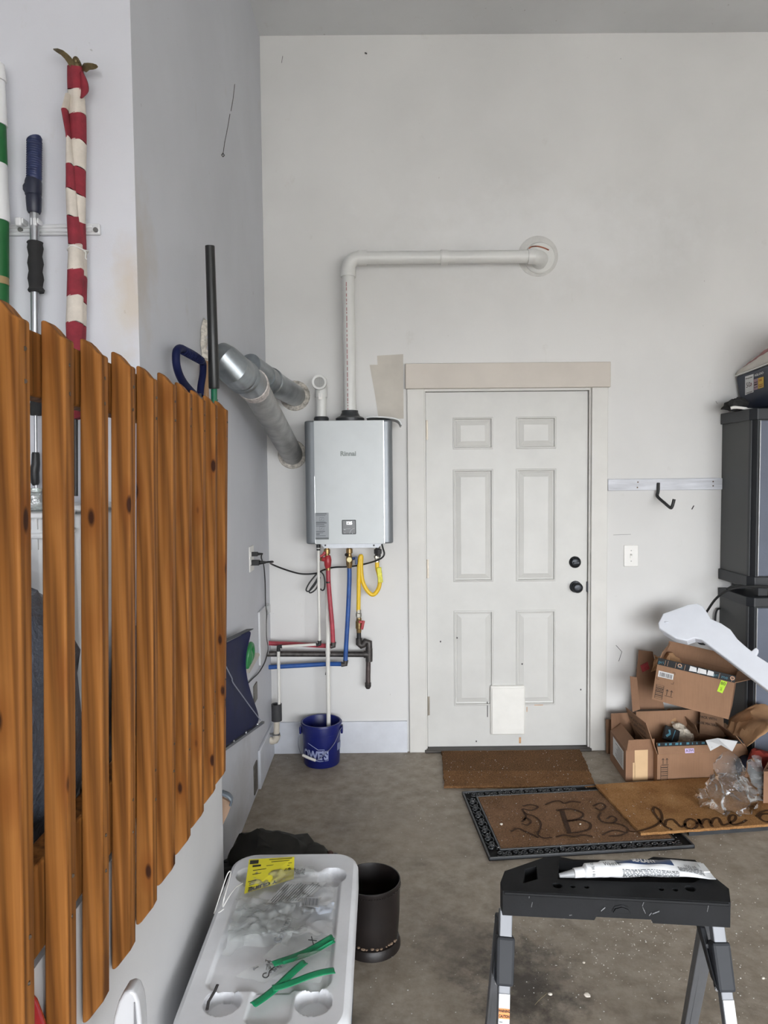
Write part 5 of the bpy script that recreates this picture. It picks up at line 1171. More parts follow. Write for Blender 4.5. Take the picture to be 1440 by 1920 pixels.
# ================================================================== CARTONS
m_cb = cardboard('cardboard_a', (150, 116, 91)); m_cb2 = cardboard('cardboard_b', (141, 108, 85)); m_cbi = cardboard('cardboard_inner', (124, 96, 75))
m_print = M('box_print', (52, 42, 36), .8); m_tapeb = M('black_box_tape', (16, 17, 20), .6, var=.1); m_teal = M('tape_teal', (70, 124, 142), .5); m_tan = M('tape_tan', (190, 150, 122), .6)
m_lbl = M('paper_label', (214, 214, 214), .6, var=.02)
CT = .004
def carton(name, O, ux, uy, uz, label, group=None, flaps=(), mt=None, cat='box'):
    O, ux, uy, uz = V(O), V(ux), V(uy), V(uz); mt = mt or m_cb
    r = thing(name, O+ux*.5+uy*.5, label, cat, group)
    nx, ny, nz = ux.normalized(), uy.normalized(), uz.normalized()
    def wall(nm, a, e1, e2, n):
        b = MB(); b.hexa([a, a+e1, a+e1+e2, a+e2, a+n, a+e1+n, a+e1+e2+n, a+e2+n]); return b.build(nm, mt, r, 0)
    wall('side_panel', O, ux, uz, ny*CT); wall('side_panel', O+uy-ny*CT, ux, uz, ny*CT)
    wall('side_panel', O+ny*CT, uy-ny*2*CT, uz, nx*CT); wall('side_panel', O+ux-nx*CT+ny*CT, uy-ny*2*CT, uz, nx*CT)
    wall('bottom_panel', O+nx*CT+ny*CT, ux-nx*2*CT, uy-ny*2*CT, nz*CT)
    fl_ = {}
    for key, ln, deg in flaps:
        a, e, outv = {'f': (O+uz, ux, -ny), 'b': (O+uz+uy, ux, ny), 'l': (O+uz, uy, -nx), 'r': (O+uz+ux, uy, nx)}[key]
        t = math.radians(deg); d = nz*math.cos(t)+outv*math.sin(t); n = e.normalized().cross(d)*CT*.8
        b = MB(); i_ = e.normalized()*.004; c_ = d*ln
        b.hexa([a+i_, a+e-i_, a+e-i_*2+c_, a+i_*2+c_, a+i_+n, a+e-i_+n, a+e-i_*2+c_+n, a+i_*2+c_+n]); fl_[key] = (b.build('flap', mt, r, 0), a, e, d, n)
    return r, fl_
# small open carton left
A_, B_, C_ = onZ(1173, 1466), onZ(1227, 1463), onZ(1144, 1424)
hS = onY(1172, 1407, A_.y).z
small, sf = carton('shipping_carton', A_, B_-A_, C_-A_, (0, 0, hS), 'small open shipping carton with a pale tape patch, nearest the door', 'open cartons by the cabinets', (('f', .062, 14), ('l', .07, -55), ('b', .09, 12), ('r', .06, -50)), m_cb2)
fp = plane(A_+V((0, 0, 0)), B_-A_, (0, 0, 1)); wS = (B_-A_).length
b = MB(); f_ = lambda u, v: fp(u*wS, v*hS)-V((0, 0, 0)); nrm = (B_-A_).normalized().cross(V((0, 0, 1)))*.0008
for u0, v0, u1, v1 in ((.30, .02, .76, 1.0), (.24, .02, .32, .6)):
    b.add([f_(u0, v0)+nrm, f_(u1, v0)+nrm, f_(u1, v1)+nrm, f_(u0, v1)+nrm], [(0, 1, 2, 3)])
b.build('torn_tape_patch', M('torn_tape', (204, 172, 132), .6, var=.05), small, 0)
dl = C_-A_; lw_ = dl.length; nl = V((0, 0, 1)).cross(dl.normalized())*-.001; nl = nl if nl.x < 0 else -nl
lf = lambda u, v: A_+dl*u+V((0, 0, v*hS))+nl
b = MB(); b.add([lf(.12, .28), lf(.8, .32), lf(.8, .92), lf(.12, .88)], [(0, 1, 2, 3)]); sl = b.build('shipping_label', m_lbl, small, 0)
b = MB()
for k in range(9):
    v = .36+k*.055; b.add([lf(.2, v)+nl*.5, lf(.2+.5*random.uniform(.5, 1), v)+nl*.5, lf(.2+.5*random.uniform(.5, 1), v+.02)+nl*.5, lf(.2, v+.02)+nl*.5], [(0, 1, 2, 3)])
b.build('text_line', m_ink, sl, 0)
b = MB(); b.slab([atD(*p, 3.93) for p in ((1136, 1349), (1147, 1349), (1150, 1414), (1137, 1413))], .005); o = b.build('cardboard_offcut', m_cbi, None, 0); tag(o, 'dull cardboard piece standing between door trim and small carton', 'cardboard')
def paper(name, c, ux, uy, amp, seed, mt, label, cat, n=9, fr=16):
    cfx = crumple(seed, 1, fr); b = MB(); ux, uy = V(ux), V(uy); nn = ux.cross(uy).normalized()
    def f(u, v):
        p = c+ux*(u-.5)+uy*(v-.5); d = cfx(p); return p+nn*(d.z*amp-1.6*amp*((u-.5)**2+(v-.5)**2)*2)+ux.normalized()*d.x*amp*.5+uy.normalized()*d.y*amp*.5
    b.grid(f, n, n); return tag(b.build(name, mt, None, 0, solid=.0012), label, cat)
# large bottom carton
A_, B_ = onZ(1232, 1470), onZ(1402, 1463); uxb = B_-A_; ub = uxb.normalized(); uyb = V((-ub.y, ub.x, 0))*.27; hB = onY(1232, 1415, A_.y).z
big, bf = carton('shipping_carton', A_, uxb, uyb, (0, 0, hB), 'long open carton on the floor full of paper, black tape on its flap', 'open cartons by the cabinets', (('f', .058, -32), ('l', .17, 20), ('b', .13, 4), ('r', .10, -38)))
nb = V((ub.y, -ub.x, 0)); fB = lambda u, v: A_+uxb*u+V((0, 0, v*hB))+nb*.0012
Lb = uxb.length
def up_arrows(warp, cx, cy, s, par, bar=True):
    b = MB()
    for dx in (-.35, .35):
        b.ribbon([(cx+dx*s, cy-.5*s), (cx+dx*s, cy+.45*s)], .09*s, warp); b.ribbon([(cx+dx*s-.2*s, cy+.22*s), (cx+dx*s, cy+.5*s), (cx+dx*s+.2*s, cy+.22*s)], .09*s, warp)
    if bar: b.ribbon([(cx-.62*s, cy-.62*s), (cx+.62*s, cy-.62*s)], .08*s, warp)
    b.build('arrow_mark', m_print, par, 0)
def line_block(warp, x0, y0, w_, h_, n, par):
    b = MB(); b.ribbon([(x0, y0), (x0+w_, y0), (x0+w_, y0+h_), (x0, y0+h_)], .0022, warp, True)
    for k in range(1, n): b.ribbon([(x0, y0+h_*k/n), (x0+w_, y0+h_*k/n)], .0022 if k % 2 else .004, warp)
    b.build('line_mark', m_print, par, 0)
wB = lambda x, y: A_+ub*x+V((0, 0, y))+nb*.0012
up_arrows(wB, .04, hB-.035, .030, big); line_block(wB, .018, .02, .036, .075, 7, big)
fo, a_, e_, d_, n_ = bf['f']; fW = lambda u, v: a_+e_*u+d_*(.058*v)+(nb*.85+V((0, 0, .45)))*.0045
b = MB(); b.add([fW(.015, .66), fW(.985, .66), fW(.98, 1.0), fW(.02, 1.0)], [(0, 1, 2, 3)]); b.build('black_tape', m_tapeb, fo, 0)
b = MB()
for k in range(16):
    u = .03+k*.06+random.uniform(-.01, .01); l = random.uniform(.01, .035); b.add([fW(u, .76)+nb*.001, fW(u+l, .76)+nb*.001, fW(u+l*1.2, .94)+nb*.001, fW(u+.008, .94)+nb*.001], [(0, 1, 2, 3)])
b.build('tape_print', m_teal, fo, 0)
b = MB(); b.add([fW(.30, .02), fW(.40, .02), fW(.41, .42), fW(.31, .42)], [(0, 1, 2, 3)]); pl_ = b.build('purple_label', M('lilac_label', (202, 184, 222), .6), fo, 0)
text('A7M', .022, lambda x, y: fW(.355+x*2.0, .22+y*14)+nb*.001, m_print, pl_, 'label_lettering')
lo, a_, e_, d_, n_ = bf['l']; nn = e_.normalized().cross(d_); nn = nn if nn.y < 0 else -nn
for i, tx in enumerate(('PACKED WITH', 'CARE INSIDE')):
    text(tx, .030, lambda x, y: a_+e_*.5+d_*(.13-.035*i)-e_.normalized()*x+d_*y+nn*.005, m_print, lo, 'flap_lettering')
# paper and smaller boxes inside the large carton
m_kraft = M('kraft_paper', (168, 130, 94), .85, var=.12, vs=10, bs=.3, bscale=40, dist=.004)
pc_ = lambda px, py, D: atD(px, py, D)
inside, inf = carton('inner_carton', pc_(1302, 1396, 3.73), V((.15, .02, -.035)), V((-.02, .10, .02)), V((.022, .0, .06)), 'small opened carton with printed flap stuffed inside the long carton', None, (('f', .12, -30), ('r', .07, 50), ('l', .05, 40), ('b', .05, 10)), m_cbi)
fo2, a_, e_, d_, n_ = inf['f']; nn2 = e_.cross(d_).normalized(); nn2 = nn2 if nn2.y < 0 else -nn2
b = MB(); 
for i, tx in enumerate(('PACK WITH', 'CARE MATERIAL')):
    text(tx, .019, lambda x, y: a_+e_*.35+d_*(.085-.03*i)+e_.normalized()*x+d_*y+nn2*.006, m_print, fo2, 'flap_lettering')
paper('kraft_paper', pc_(1262, 1346, 3.84), (.14, -.02, .03), (.02, .07, .10), .05, 11, m_kraft, 'crumpled kraft paper sticking up at the left end of the long carton', 'paper')
paper('kraft_paper', pc_(1282, 1390, 3.70), (.16, .0, .01), (0, .07, .035), .03, 15, m_kraft, 'creased kraft paper lying along the front inside of the long carton', 'paper')
paper('padded_wrap', pc_(1287, 1374, 3.74), (.10, -.02, -.045), (.0, .05, .085), .035, 12, M('bubble_white', (204, 194, 178), .5, var=.08, vs=60, bs=.6, bscale=120), 'piece of pale padded wrap lying in the long open carton', 'packing wrap', 10, 22)
b = MB(); b.box(pc_(1258, 1378, 3.73), (.085, .02, .075), rot('Y', 24) @ rot('X', -28)); o = b.build('taped_mailer', m_tapeb, None, 0, bevel=.003); tag(o, 'black taped mailer with pale marks inside the left end of the long carton', 'mailer')
ml_ = o; R9 = rot('Y', 24) @ rot('X', -28); q9 = pc_(1258, 1378, 3.73)
b = MB(); b.ribbon([(-.03, -.02), (-.012, .0), (-.02, .02)], .012, lambda x, y: q9+R9 @ V((x, -.0108, y))); b.ribbon([(.005, -.03), (.014, .03)], .004, lambda x, y: q9+R9 @ V((x, -.0108, y))); b.build('pale_print', m_teal, ml_, 0)
# white paper slip over the flap
b = MB(); pw = [pc_(1323, 1388, 3.53), pc_(1345, 1384, 3.53), pc_(1383, 1390, 3.53), pc_(1373, 1409, 3.49), pc_(1352, 1397, 3.49), pc_(1332, 1408, 3.49)]
b.add(pw, [(0, 1, 4, 5), (1, 2, 3, 4)]); o = b.build('packing_slip', m_lbl, None, 0, solid=.0012); tag(o, 'folded white packing slip draped over the long carton front flap', 'paper slip')
sp_ = o; b = MB(); wp2 = lambda u, v: pw[0].lerp(pw[1], u).lerp(pw[5].lerp(pw[4], u), v)+V((0, -.0016, .0006))
for k in range(5): b.add([wp2(.2, .25+.12*k), wp2(.8, .25+.12*k), wp2(.8, .29+.12*k), wp2(.2, .29+.12*k)], [(0, 1, 2, 3)])
b.build('text_line', m_ink, sp_, 0)
# upper tilted carton
O_, R_p, T_p = pc_(1222, 1311, 3.60), pc_(1366, 1349, 3.42), pc_(1227, 1244, 3.60)
ux_ = R_p-O_; uz_ = T_p-O_; uz_ = uz_-ux_.normalized()*uz_.dot(ux_.normalized()); uy_ = (-(ux_.cross(uz_))).normalized()*.27
uy_ = uy_ if uy_.y > 0 else -uy_
upc, uf = carton('shipping_carton', O_, ux_, uy_, uz_, 'open carton tilted on top of the pile, barcode label and green sticker on front', 'open cartons by the cabinets', (('l', .07, -12), ('r', .10, 62), ('b', .075, 8)))
nu_ = -uy_.normalized()*.0012; wu, hu = ux_.length, uz_.length; xd_, zd_ = ux_.normalized(), uz_.normalized()
wU = lambda x, y: O_+xd_*x+zd_*y+nu_
hT = .034
b = MB(); b.hexa([O_+uz_+nu_*3, O_+uz_+ux_+nu_*3, O_+uz_+ux_+zd_*hT+nu_, O_+uz_+zd_*hT+nu_, O_+uz_-nu_*2, O_+uz_+ux_-nu_*2, O_+uz_+ux_+zd_*hT-nu_*3, O_+uz_+zd_*hT-nu_*3]); tp = b.build('black_tape', m_tapeb, upc, 0)
wT = lambda x, y: O_+uz_+xd_*x+zd_*y+nu_*4.2
for i, (x, t_) in enumerate(((.018, 'pri'), (.30*wu, 'ne'), (.76*wu, 'pri'), (.87*wu, 'me'))):
    text(t_, .024, lambda a, c: wT(x+a, .016+c), m_teal, tp, 'tape_lettering')
b = MB()
for x in (.10, .135, .24, .36, .55, .80, .96): b.ribbon([(x*wu, .003), (x*wu+.002, hT-.003)], .0016, wT)
for x in (.30, .97): b.ribbon([(x*wu-.002+.008*math.cos(t), hT*.6+.008*math.sin(t)) for t in [k*.52 for k in range(12)]], .005, wT, True)
b.build('tape_mark', m_tan, tp, 0)
b = MB()
for x0, x1 in ((.42, .52), (.525, .645), (.65, .74)): b.add([wT(x0*wu, .006+nz_) for nz_ in (0,)]+[wT(x1*wu, .008), wT(x1*wu-.004, hT-.004), wT(x0*wu+.003, hT-.002)], [(0, 1, 2, 3)])
b.build('torn_label', m_lbl, tp, 0)
b = MB(); b.add([wU(.012, hu-.062), wU(.085, hu-.060), wU(.085, hu-.030), wU(.012, hu-.030)], [(0, 1, 2, 3)]); bl_ = b.build('barcode_label', m_lbl, upc, 0)
b = MB(); x = .018
while x < .08:
    w_ = random.choice((.001, .002, .003)); b.add([wU(x, hu-.057)+nu_*.5, wU(x+w_, hu-.057)+nu_*.5, wU(x+w_, hu-.036)+nu_*.5, wU(x, hu-.036)+nu_*.5], [(0, 1, 2, 3)]); x += w_+.0022
b.build('bar_line', m_print, bl_, 0)
b = MB()
for cx, cy, sx_, sy_ in ((.008, hu-.075, 1, 1), (.09, hu-.022, -1, -1), (.09, hu-.082, -1, 1)): b.ribbon([(cx, cy+.012*sy_), (cx, cy), (cx+.012*sx_, cy)], .0018, wU)
b.build('corner_mark', m_print, upc, 0)
line_block(wU, .012, .012, .036, .072, 8, upc)
b = MB(); [b.ribbon([(.014+.008*k, .050), (.020+.008*k, .064)], .0016, wU) for k in range(4)]; b.build('hatch_mark', m_print, upc, 0)
up_arrows(wU, .077, .055, .030, upc)
b = MB(); b.add([wU(wu-.070, hu-.062), wU(wu-.045, hu-.066), wU(wu-.032, hu-.005), wU(wu-.060, hu-.002)], [(0, 1, 2, 3)]); gl_ = b.build('green_sticker', M('neon_green', (186, 226, 52), .5), upc, 0)
text('80', .022, lambda x, y: wU(wu-.049+x, hu-.018+y)+nu_*.6, m_print, gl_, 'sticker_lettering'); text('W1', .013, lambda x, y: wU(wu-.053-y, hu-.045+x)+nu_*.6, m_print, gl_, 'sticker_lettering')
lo, a_, e_, d_, n_ = uf['l']; nl_ = e_.cross(d_).normalized(); nl_ = nl_ if nl_.x < 0 else -nl_
q = a_+e_*.15+d_*.07
b = MB(); fl2 = plane(pc_(1201, 1252, 3.885), (1, .0, .5), (-.4, 0, 1))
b.add([fl2(0, -.028), fl2(.045, -.028), fl2(.048, .012), fl2(.003, .012)], [(0, 1, 2, 3)]); o = red_ = b.build('red_label', M('red_paper_label', (150, 48, 52), .6, var=.2, vs=60), upc, 0, solid=.001)
b = MB(); b.ribbon([(.006, .0), (.04, .0)], .003, fl2); b.ribbon([(.006, -.010), (.036, -.010)], .003, fl2); b.ribbon([(.008, -.02), (.03, -.02)], .003, fl2)
o2 = b.build('text_line', M('pale_pink', (206, 160, 156), .6), o, 0); 
paper('kraft_paper', pc_(1260, 1234, 3.76), (.15, .0, -.03), (.02, .07, .06), .045, 16, m_kraft, 'crumpled kraft paper peeking out of the tilted upper carton', 'paper')
b = MB(); b.slab([pc_(1181, 1268, 3.72), pc_(1194, 1270, 3.70), pc_(1200, 1330, 3.68), pc_(1186, 1335, 3.70)], .005); o = b.build('cardboard_strip', m_cb2, None, 0); CBX = MB(); CBX.prism([pc_(*p, 3.90) for p in ((1198, 1219), (1224, 1222), (1246, 1330), (1188, 1330))], (0, .005, 0)); o9 = CBX.build('cardboard_sheet', m_cb2, None, 0); tag(o9, 'flat cardboard panel with a red label standing behind the tilted carton', 'cardboard'); red_.parent = None; hang(red_, o9); tag(o, 'narrow cardboard strip standing by the wall left of the tilted carton', 'cardboard')
# kraft paper arch, cloths, second film bag and box at the right edge
b = MB(); cfk = crumple(19, 1, 9)
def arch(u, v):
    a = math.pi*(.08+.9*u); c = pc_(1450, 1392, 3.42); p = V((c.x+.145*math.cos(math.pi-a)*1.0, c.y+.06+.13*(v-.5)*2, c.z+.15*math.sin(a)-.03)); d = cfk(p)
    return p+d*.03
b.grid(arch, 26, 14); o = b.build('kraft_paper', m_kraft, None, 20, solid=.0015); tag(o, 'large arched sheet of crumpled kraft paper beside the dark cabinet', 'paper')
o = crumpled('red_cloth', pc_(1428, 1424, 3.5), .07, M('red_fabric', (124, 40, 28), .85, var=.2), None, 22, .6, 13, (1.1, .8, .7), 22, 30); tag(o, 'piece of red fabric under the kraft paper at the right edge', 'cloth')
pn_ = onZ(1412, 1470, .06); o = crumpled('navy_cloth', (pn_.x+.085, pn_.y+.13, .075), .085, M('navy_fabric', (28, 32, 52), .85, var=.3), None, 24, .3, 9, (1.2, .9, .8), 22, 40, .031); tag(o, 'dark navy fabric heap between the long carton and the cabinet', 'cloth')
def filmbag(name, c, h, r0_, r1_, seed, label, mt, sq=1.0, spark=.05):
    cfb = crumple(seed, 1, 13); b = MB()
    def f(u, v):
        a = u*2*math.pi; r = r0_+(r1_-r0_)*v**.8; p = V((c[0]+r*math.cos(a), c[1]+r*math.sin(a)*sq, c[2]+h*(1-v))); d = cfb(p)
        return V((p.x+d.x*spark*(.4+v), p.y+d.y*spark*(.4+v), max(c[2], p.z+d.z*spark*.6)))
    b.grid(f, 54, 40); o = b.build(name, mt, None, 22); return tag(o, label, 'plastic bag')
m_spark = plastic_film('crinkled_film', gloss=.13, haze=.03)
pf_ = onZ(1366, 1512, Z3+.012)
filmbag('clear_bag', (pf_.x, pf_.y, Z3+.013), .25, .022, .125, 41, 'large crinkled clear plastic bag standing on the golden home mat', m_spark, .75)
pf2 = onZ(1422, 1497, Z3+.012)
filmbag('clear_bag', (pf2.x+.01, pf2.y+.04, Z3+.013), .17, .03, .065, 43, 'smaller milky plastic bag at the right edge beside the navy fabric', plastic_film('milky_clear', gloss=.16, haze=.16), .8)
A_ = onZ(1431, 1506, Z3+.012); hR = onY(1431, 1443, A_.y).z-A_.z
carton('shipping_carton', A_, V((.22, .02, 0)), V((.09, .12, 0)), V((0, 0, hR)), 'carton cut off by the right edge of the photo, standing on the home mat', 'open cartons by the cabinets', (('f', .06, 80),), m_cb2)

# ---- white foam packing panel
m_foamw = M('white_foam', (222, 225, 232), .75, var=.02, bs=.12, bscale=220)
P0 = atD(1385, 1235, 3.40); nF = V((-.36, -.62, .70)).normalized()
def onF(px, py): d = ray(px, py); return CP+d*((P0-CP).dot(nF)/d.dot(nF))
out = [(1236, 1178), (1234, 1168), (1243, 1150), (1268, 1141), (1290, 1133), (1306, 1131), (1318, 1136), (1326, 1148), (1333, 1160), (1352, 1168), (1370, 1180), (1383, 1198), (1400, 1213), (1409, 1220), (1417, 1213), (1423, 1218), (1418, 1228), (1440, 1242), (1492, 1276),
       (1492, 1336), (1440, 1294), (1405, 1267), (1370, 1240), (1335, 1214), (1316, 1199), (1303, 1196), (1288, 1201), (1268, 1197)]
fo_ = thing('packing_foam', P0, 'long white foam packing panel leaning over the carton pile toward the cabinet', 'foam panel')
b = MB(); b.prism([onF(*p) for p in out], -nF*.028); b.build('panel', m_foamw, fo_, 30, bevel=.006, seg=3)
b = MB(); b.prism([onF(*p)-nF*.026 for p in ((1240, 1172), (1262, 1170), (1285, 1182), (1302, 1188), (1316, 1196), (1303, 1194), (1288, 1199), (1266, 1194), (1242, 1180))], -nF*.03); b.build('end_block', m_foamw, fo_, 30, bevel=.006)
b = MB(); b.ball(onF(1250, 1166)-nF*.001, .010, 14, (1.2, 1, .35)); b.build('moulded_boss', m_foamw, fo_)

# ================================================================== CABINETS
m_cabs = M('charcoal_plastic', (70, 71, 70), .5, var=.04, vs=3, bs=.06, bscale=200)
m_cabd = M('black_plastic_trim', (32, 34, 38), .45, var=.06)
m_cabf = M('blue_grey_door', (88, 94, 108), .5, var=.04, bs=.35, bscale=160, dist=.003)
XC = onY(1352, 920, 0).x; XE = XC+.85
def cabinet(name, z0, z1, label, xo=0, capz=.06, basez=.06):
    x0 = XC+xo; r = thing(name, (XC+.4, -.18, z0), label, 'cabinet', 'plastic storage cabinets')
    pf = lambda e: [V((x0-e, -.004, 0)), V((x0-e, -.305-e, 0)), V((x0+.020-e*.5, -.338-e, 0)), V((XE+e, -.338-e, 0)), V((XE+e, -.004, 0))]
    b = MB(); b.prism([p+V((0, 0, z0+basez*.6)) for p in pf(0)], (0, 0, z1-z0-capz*.6-basez*.6)); b.build('carcass', m_cabs, r, 0)
    b = MB(); b.prism([p+V((0, 0, z1-capz)) for p in pf(.012)], (0, 0, capz)); b.build('top_cap', m_cabd, r, 0, bevel=.004)
    b = MB(); b.prism([p+V((0, 0, z0)) for p in pf(.012)], (0, 0, basez)); b.build('base_plinth', m_cabd, r, 0, bevel=.004)
    b = MB(); b.bx((x0+.030, -.352, z0+basez+.004), (x0+.42, -.338, z1-capz-.004)); d = b.build('door', m_cabf, r, 0, bevel=.004)
    b = MB(); b.bx((x0+.43, -.352, z0+basez+.004), (XE-.01, -.338, z1-capz-.004)); b.build('door', m_cabf, r, 0, bevel=.004)
    b = MB(); b.bx((x0-.001, -.318, z0+basez), (x0+.004, -.296, z1-capz)); b.prism([V((x0, -.307, z0+basez)), V((x0+.02, -.342, z0+basez)), V((x0+.028, -.342, z0+basez)), V((x0+.028, -.307, z0+basez))], (0, 0, z1-z0-capz-basez)); b.build('corner_post', m_cabd, r, 0)
    b = MB(); b.bx((x0+.0285, -.3535, z0+basez+.004), (x0+.0305, -.345, z1-capz-.004)); b.build('door_edge', m_line, r, 0)
    return r
zt1 = onY(1352, 776, 0).z; zb1 = onY(1349, 1085, 0).z; zt2 = onY(1348, 1101, 0).z
cabinet('storage_cabinet', 0, zt2, 'lower charcoal plastic storage cabinet standing on the floor behind the cartons', 0, .05)
cabinet('storage_cabinet', zb1, zt1, 'upper charcoal and blue grey plastic cabinet stacked on the lower one')
b = MB()
for x in (XC+.06, XC+.5):
    for y in (-.05, -.28): b.bx((x, y-.02, zt2+.001), (x+.05, y+.02, zb1+.005))
b.build('spacer_foot', m_cabd, bpy.data.objects['storage_cabinet.001'], 0)
b = MB(); b.tube(cr([onY(1322, 1153, -.20), onY(1327, 1144, -.24), onY(1341, 1124, -.32), onY(1358, 1110, -.36), onY(1376, 1103, -.38), onY(1400, 1100, -.39), onY(1445, 1101, -.40), onY(1480, 1110, -.40)], 6), .0062, 8); b.tube(cr([onY(1363, 1105, -.37), onY(1372, 1100, -.36), onY(1388, 1098, -.36), onY(1400, 1101, -.37)], 4), .006, 8)
b.tube(cr([onY(1322, 1153, -.20), onY(1310, 1180, -.16), onY(1305, 1196, -.12), onY(1312, 1206, -.1), onY(1322, 1208, -.1)], 6), .0062, 8)
b.tube(cr([onY(1350, 1141, -.02), onY(1345, 1143, -.03), onY(1342, 1152, -.03), onY(1341, 1166, -.03)], 5), .0055, 8); o = b.build('black_cable', m_cord); tag(o, 'black cable curving down from the lower cabinet behind the foam panel', 'cable')
# cooler on top of the upper cabinet
m_ig = M('navy_cooler', (36, 44, 62), .42, var=.06)
ic = thing('small_cooler', (XC+.2, -.2, zt1), 'navy blue cooler with white sticker on top of the upper cabinet', 'cooler')
ca, cb_ = atD(1387, 704, 3.93), atD(1442, 680, 3.60)
cd_, ce_ = atD(1391, 752, 3.93), atD(1412, 772, 3.84)
x0 = ca.x
zb_, ztp = zt1+.004, ca.z
yb0, yf0 = 3.93-CD, 3.50-CD
slope = (cb_.z-ca.z)/.33
S = lambda y: ztp+(yb0-y)*slope
b = MB(); b.hexa([V((x0+.03, yb0+.03, zb_)), V((x0+.35, yb0+.03, zb_)), V((x0+.35, yf0, zb_)), V((x0+.03, yf0, zb_)), V((x0, yb0+.045, ztp)), V((x0+.38, yb0+.045, ztp)), V((x0+.38, yf0-.015, S(yf0))), V((x0, yf0-.015, S(yf0)))]); b.build('cooler_body', m_ig, ic, 0, bevel=.012, seg=3)
b = MB(); b.hexa([V((x0-.004, yb0+.05, ztp)), V((x0+.385, yb0+.05, ztp)), V((x0+.385, yf0-.02, S(yf0))), V((x0-.004, yf0-.02, S(yf0))), V((x0-.002, yb0+.05, ztp+.008)), V((x0+.385, yb0+.05, ztp+.008)), V((x0+.385, yf0-.02, S(yf0)+.008)), V((x0-.002, yf0-.02, S(yf0)+.008))]); b.build('rim_band', m_sw, ic, 0, bevel=.003)
def sd(px, py): # place on the cooler's left face
    d = ray(px, py); p_ = V((x0, yb0, ztp)); n_ = V((0, yf0-yb0, 0)).cross(V((.03, 0, zb_-ztp))).normalized(); return CP+d*((p_-CP).dot(n_)/d.dot(n_))-n_*(.0015 if n_.x > 0 else -.0015)
def sdq(nm, q, mt, par): b = MB(); b.add([sd(*p) for p in q], [(0, 1, 2, 3)]); return b.build(nm, mt, par, 0)
stk = sdq('white_sticker', [(1397.5, 741), (1413.5, 735), (1413.5, 701), (1397.5, 706)], m_lbl, ic)
sp2 = sdq('yellow_sticker', [(1422, 729), (1432.5, 726), (1432.5, 706), (1422, 709)], M('sticker_yellow', (216, 176, 60), .5), ic)
sp3 = sdq('lilac_sticker', [(1414, 732), (1421.5, 729.5), (1421.5, 709), (1414, 711.5)], M('sticker_lilac', (170, 140, 150), .5, var=.2, vs=90), ic)
def sdw(cx, cy, sc_): return lambda x, y: sd(cx+x*sc_, cy-y*sc_-x*sc_*.34)+V((-.001, -.0006, 0))
text('Premier', 1, sdw(1405.5, 708.5, 4.2), m_print, stk, 'sticker_lettering', bold=.02); text('50', 1, sdw(1403.5, 722, 13), m_print, stk, 'sticker_number', sx=.62)
b = MB(); ww = sdw(1408.5, 721, 1); b.ribbon([(0, 3.5), (1.4, 0), (0, -3.2), (-1, -.5)], 1.4, ww); b.build('red_emblem', M('maroon', (104, 30, 38), .6), stk, 0)
b = MB(); ww = sdw(1405.5, 735.5, 1); b.ribbon([(-6, 0), (6, 0)], .9, ww); b.ribbon([(-4, -2), (4, -2)], .6, ww); b.build('text_line', m_print, stk, 0)
text('IGLOO', 1, sdw(1424, 701.5, 5.4), m_lbl, ic, 'logo_lettering', bold=.03)
text('16', 1, sdw(1426, 713, 6), M('rust_ink', (150, 74, 30), .6), sp2, 'sticker_number', bold=.03)
b = MB(); ww = sdw(1427, 721, 1); b.ribbon([(-4, 0), (4, 0)], 1.2, ww); b.ribbon([(-3, -3.4), (4, -3.4)], 1.6, ww); b.build('text_line', M('rust_ink2', (150, 84, 40), .6), sp2, 0)
b = MB(); ww = sdw(1417.7, 721, 1); b.ribbon([(-3, 4), (3, 4)], 1.4, ww); b.ribbon([(-3, 0), (3, 0)], 2.2, ww); b.ribbon([(-3, -5), (3, -5)], 1.0, ww); b.build('text_line', m_print, sp3, 0)
# striped cloth over the cooler
b = MB(); cfs = crumple(51, 1, 10); nb_ = 9
m_sa, m_sb = M('cloth_pale', (206, 200, 192), .9, var=.06), M('cloth_rose', (164, 116, 116), .9, var=.1)
for k in range(nb_):
    b.mat(k % 2)
    def f(u, v, k=k):
        s_ = (k+v)/nb_; y = yb0+.05-.46*u; zz = S(y)+.010
        p = V((x0+.002+.30*s_, y, zz+.17*min(1, s_*3.2)**.7*(.45+.6*u))); d = cfs(p); return p+V((max(-.002, d.x*.01), d.y*.006, abs(d.z)*.016))
    b.grid(f, 18, 3)
o = b.build('striped_cloth', [m_sa, m_sb], None, 50, solid=.004); tag(o, 'pale cloth with faded rose stripes heaped on the navy cooler', 'cloth')
pcp = onY(1376, 768, -.14); o = crumpled('black_glove', (pcp.x, -.16, zt1+.032), .052, M('black_knit', (40, 40, 40), .9, var=.2, vs=30, bs=.3, bscale=160), None, 61, .55, 22, (1.15, .9, .8), 26, 25, zt1+.001); tag(o, 'crumpled black glove on the near corner of the upper cabinet top', 'glove')
q = onY(1377, 775, -.24); b = MB(); b.tube(cr([V((q.x-.02, -.24, zt1+.01)), V((q.x, -.25, zt1+.013)), V((q.x+.05, -.26, zt1+.006)), V((q.x+.11, -.24, zt1+.004))], 5), [.008]*6+[.007]*5+[.003]*5, 10); o = b.build('glue_tube', m_sw); tag(o, 'small white tube end lying in front of the black glove', 'tube')

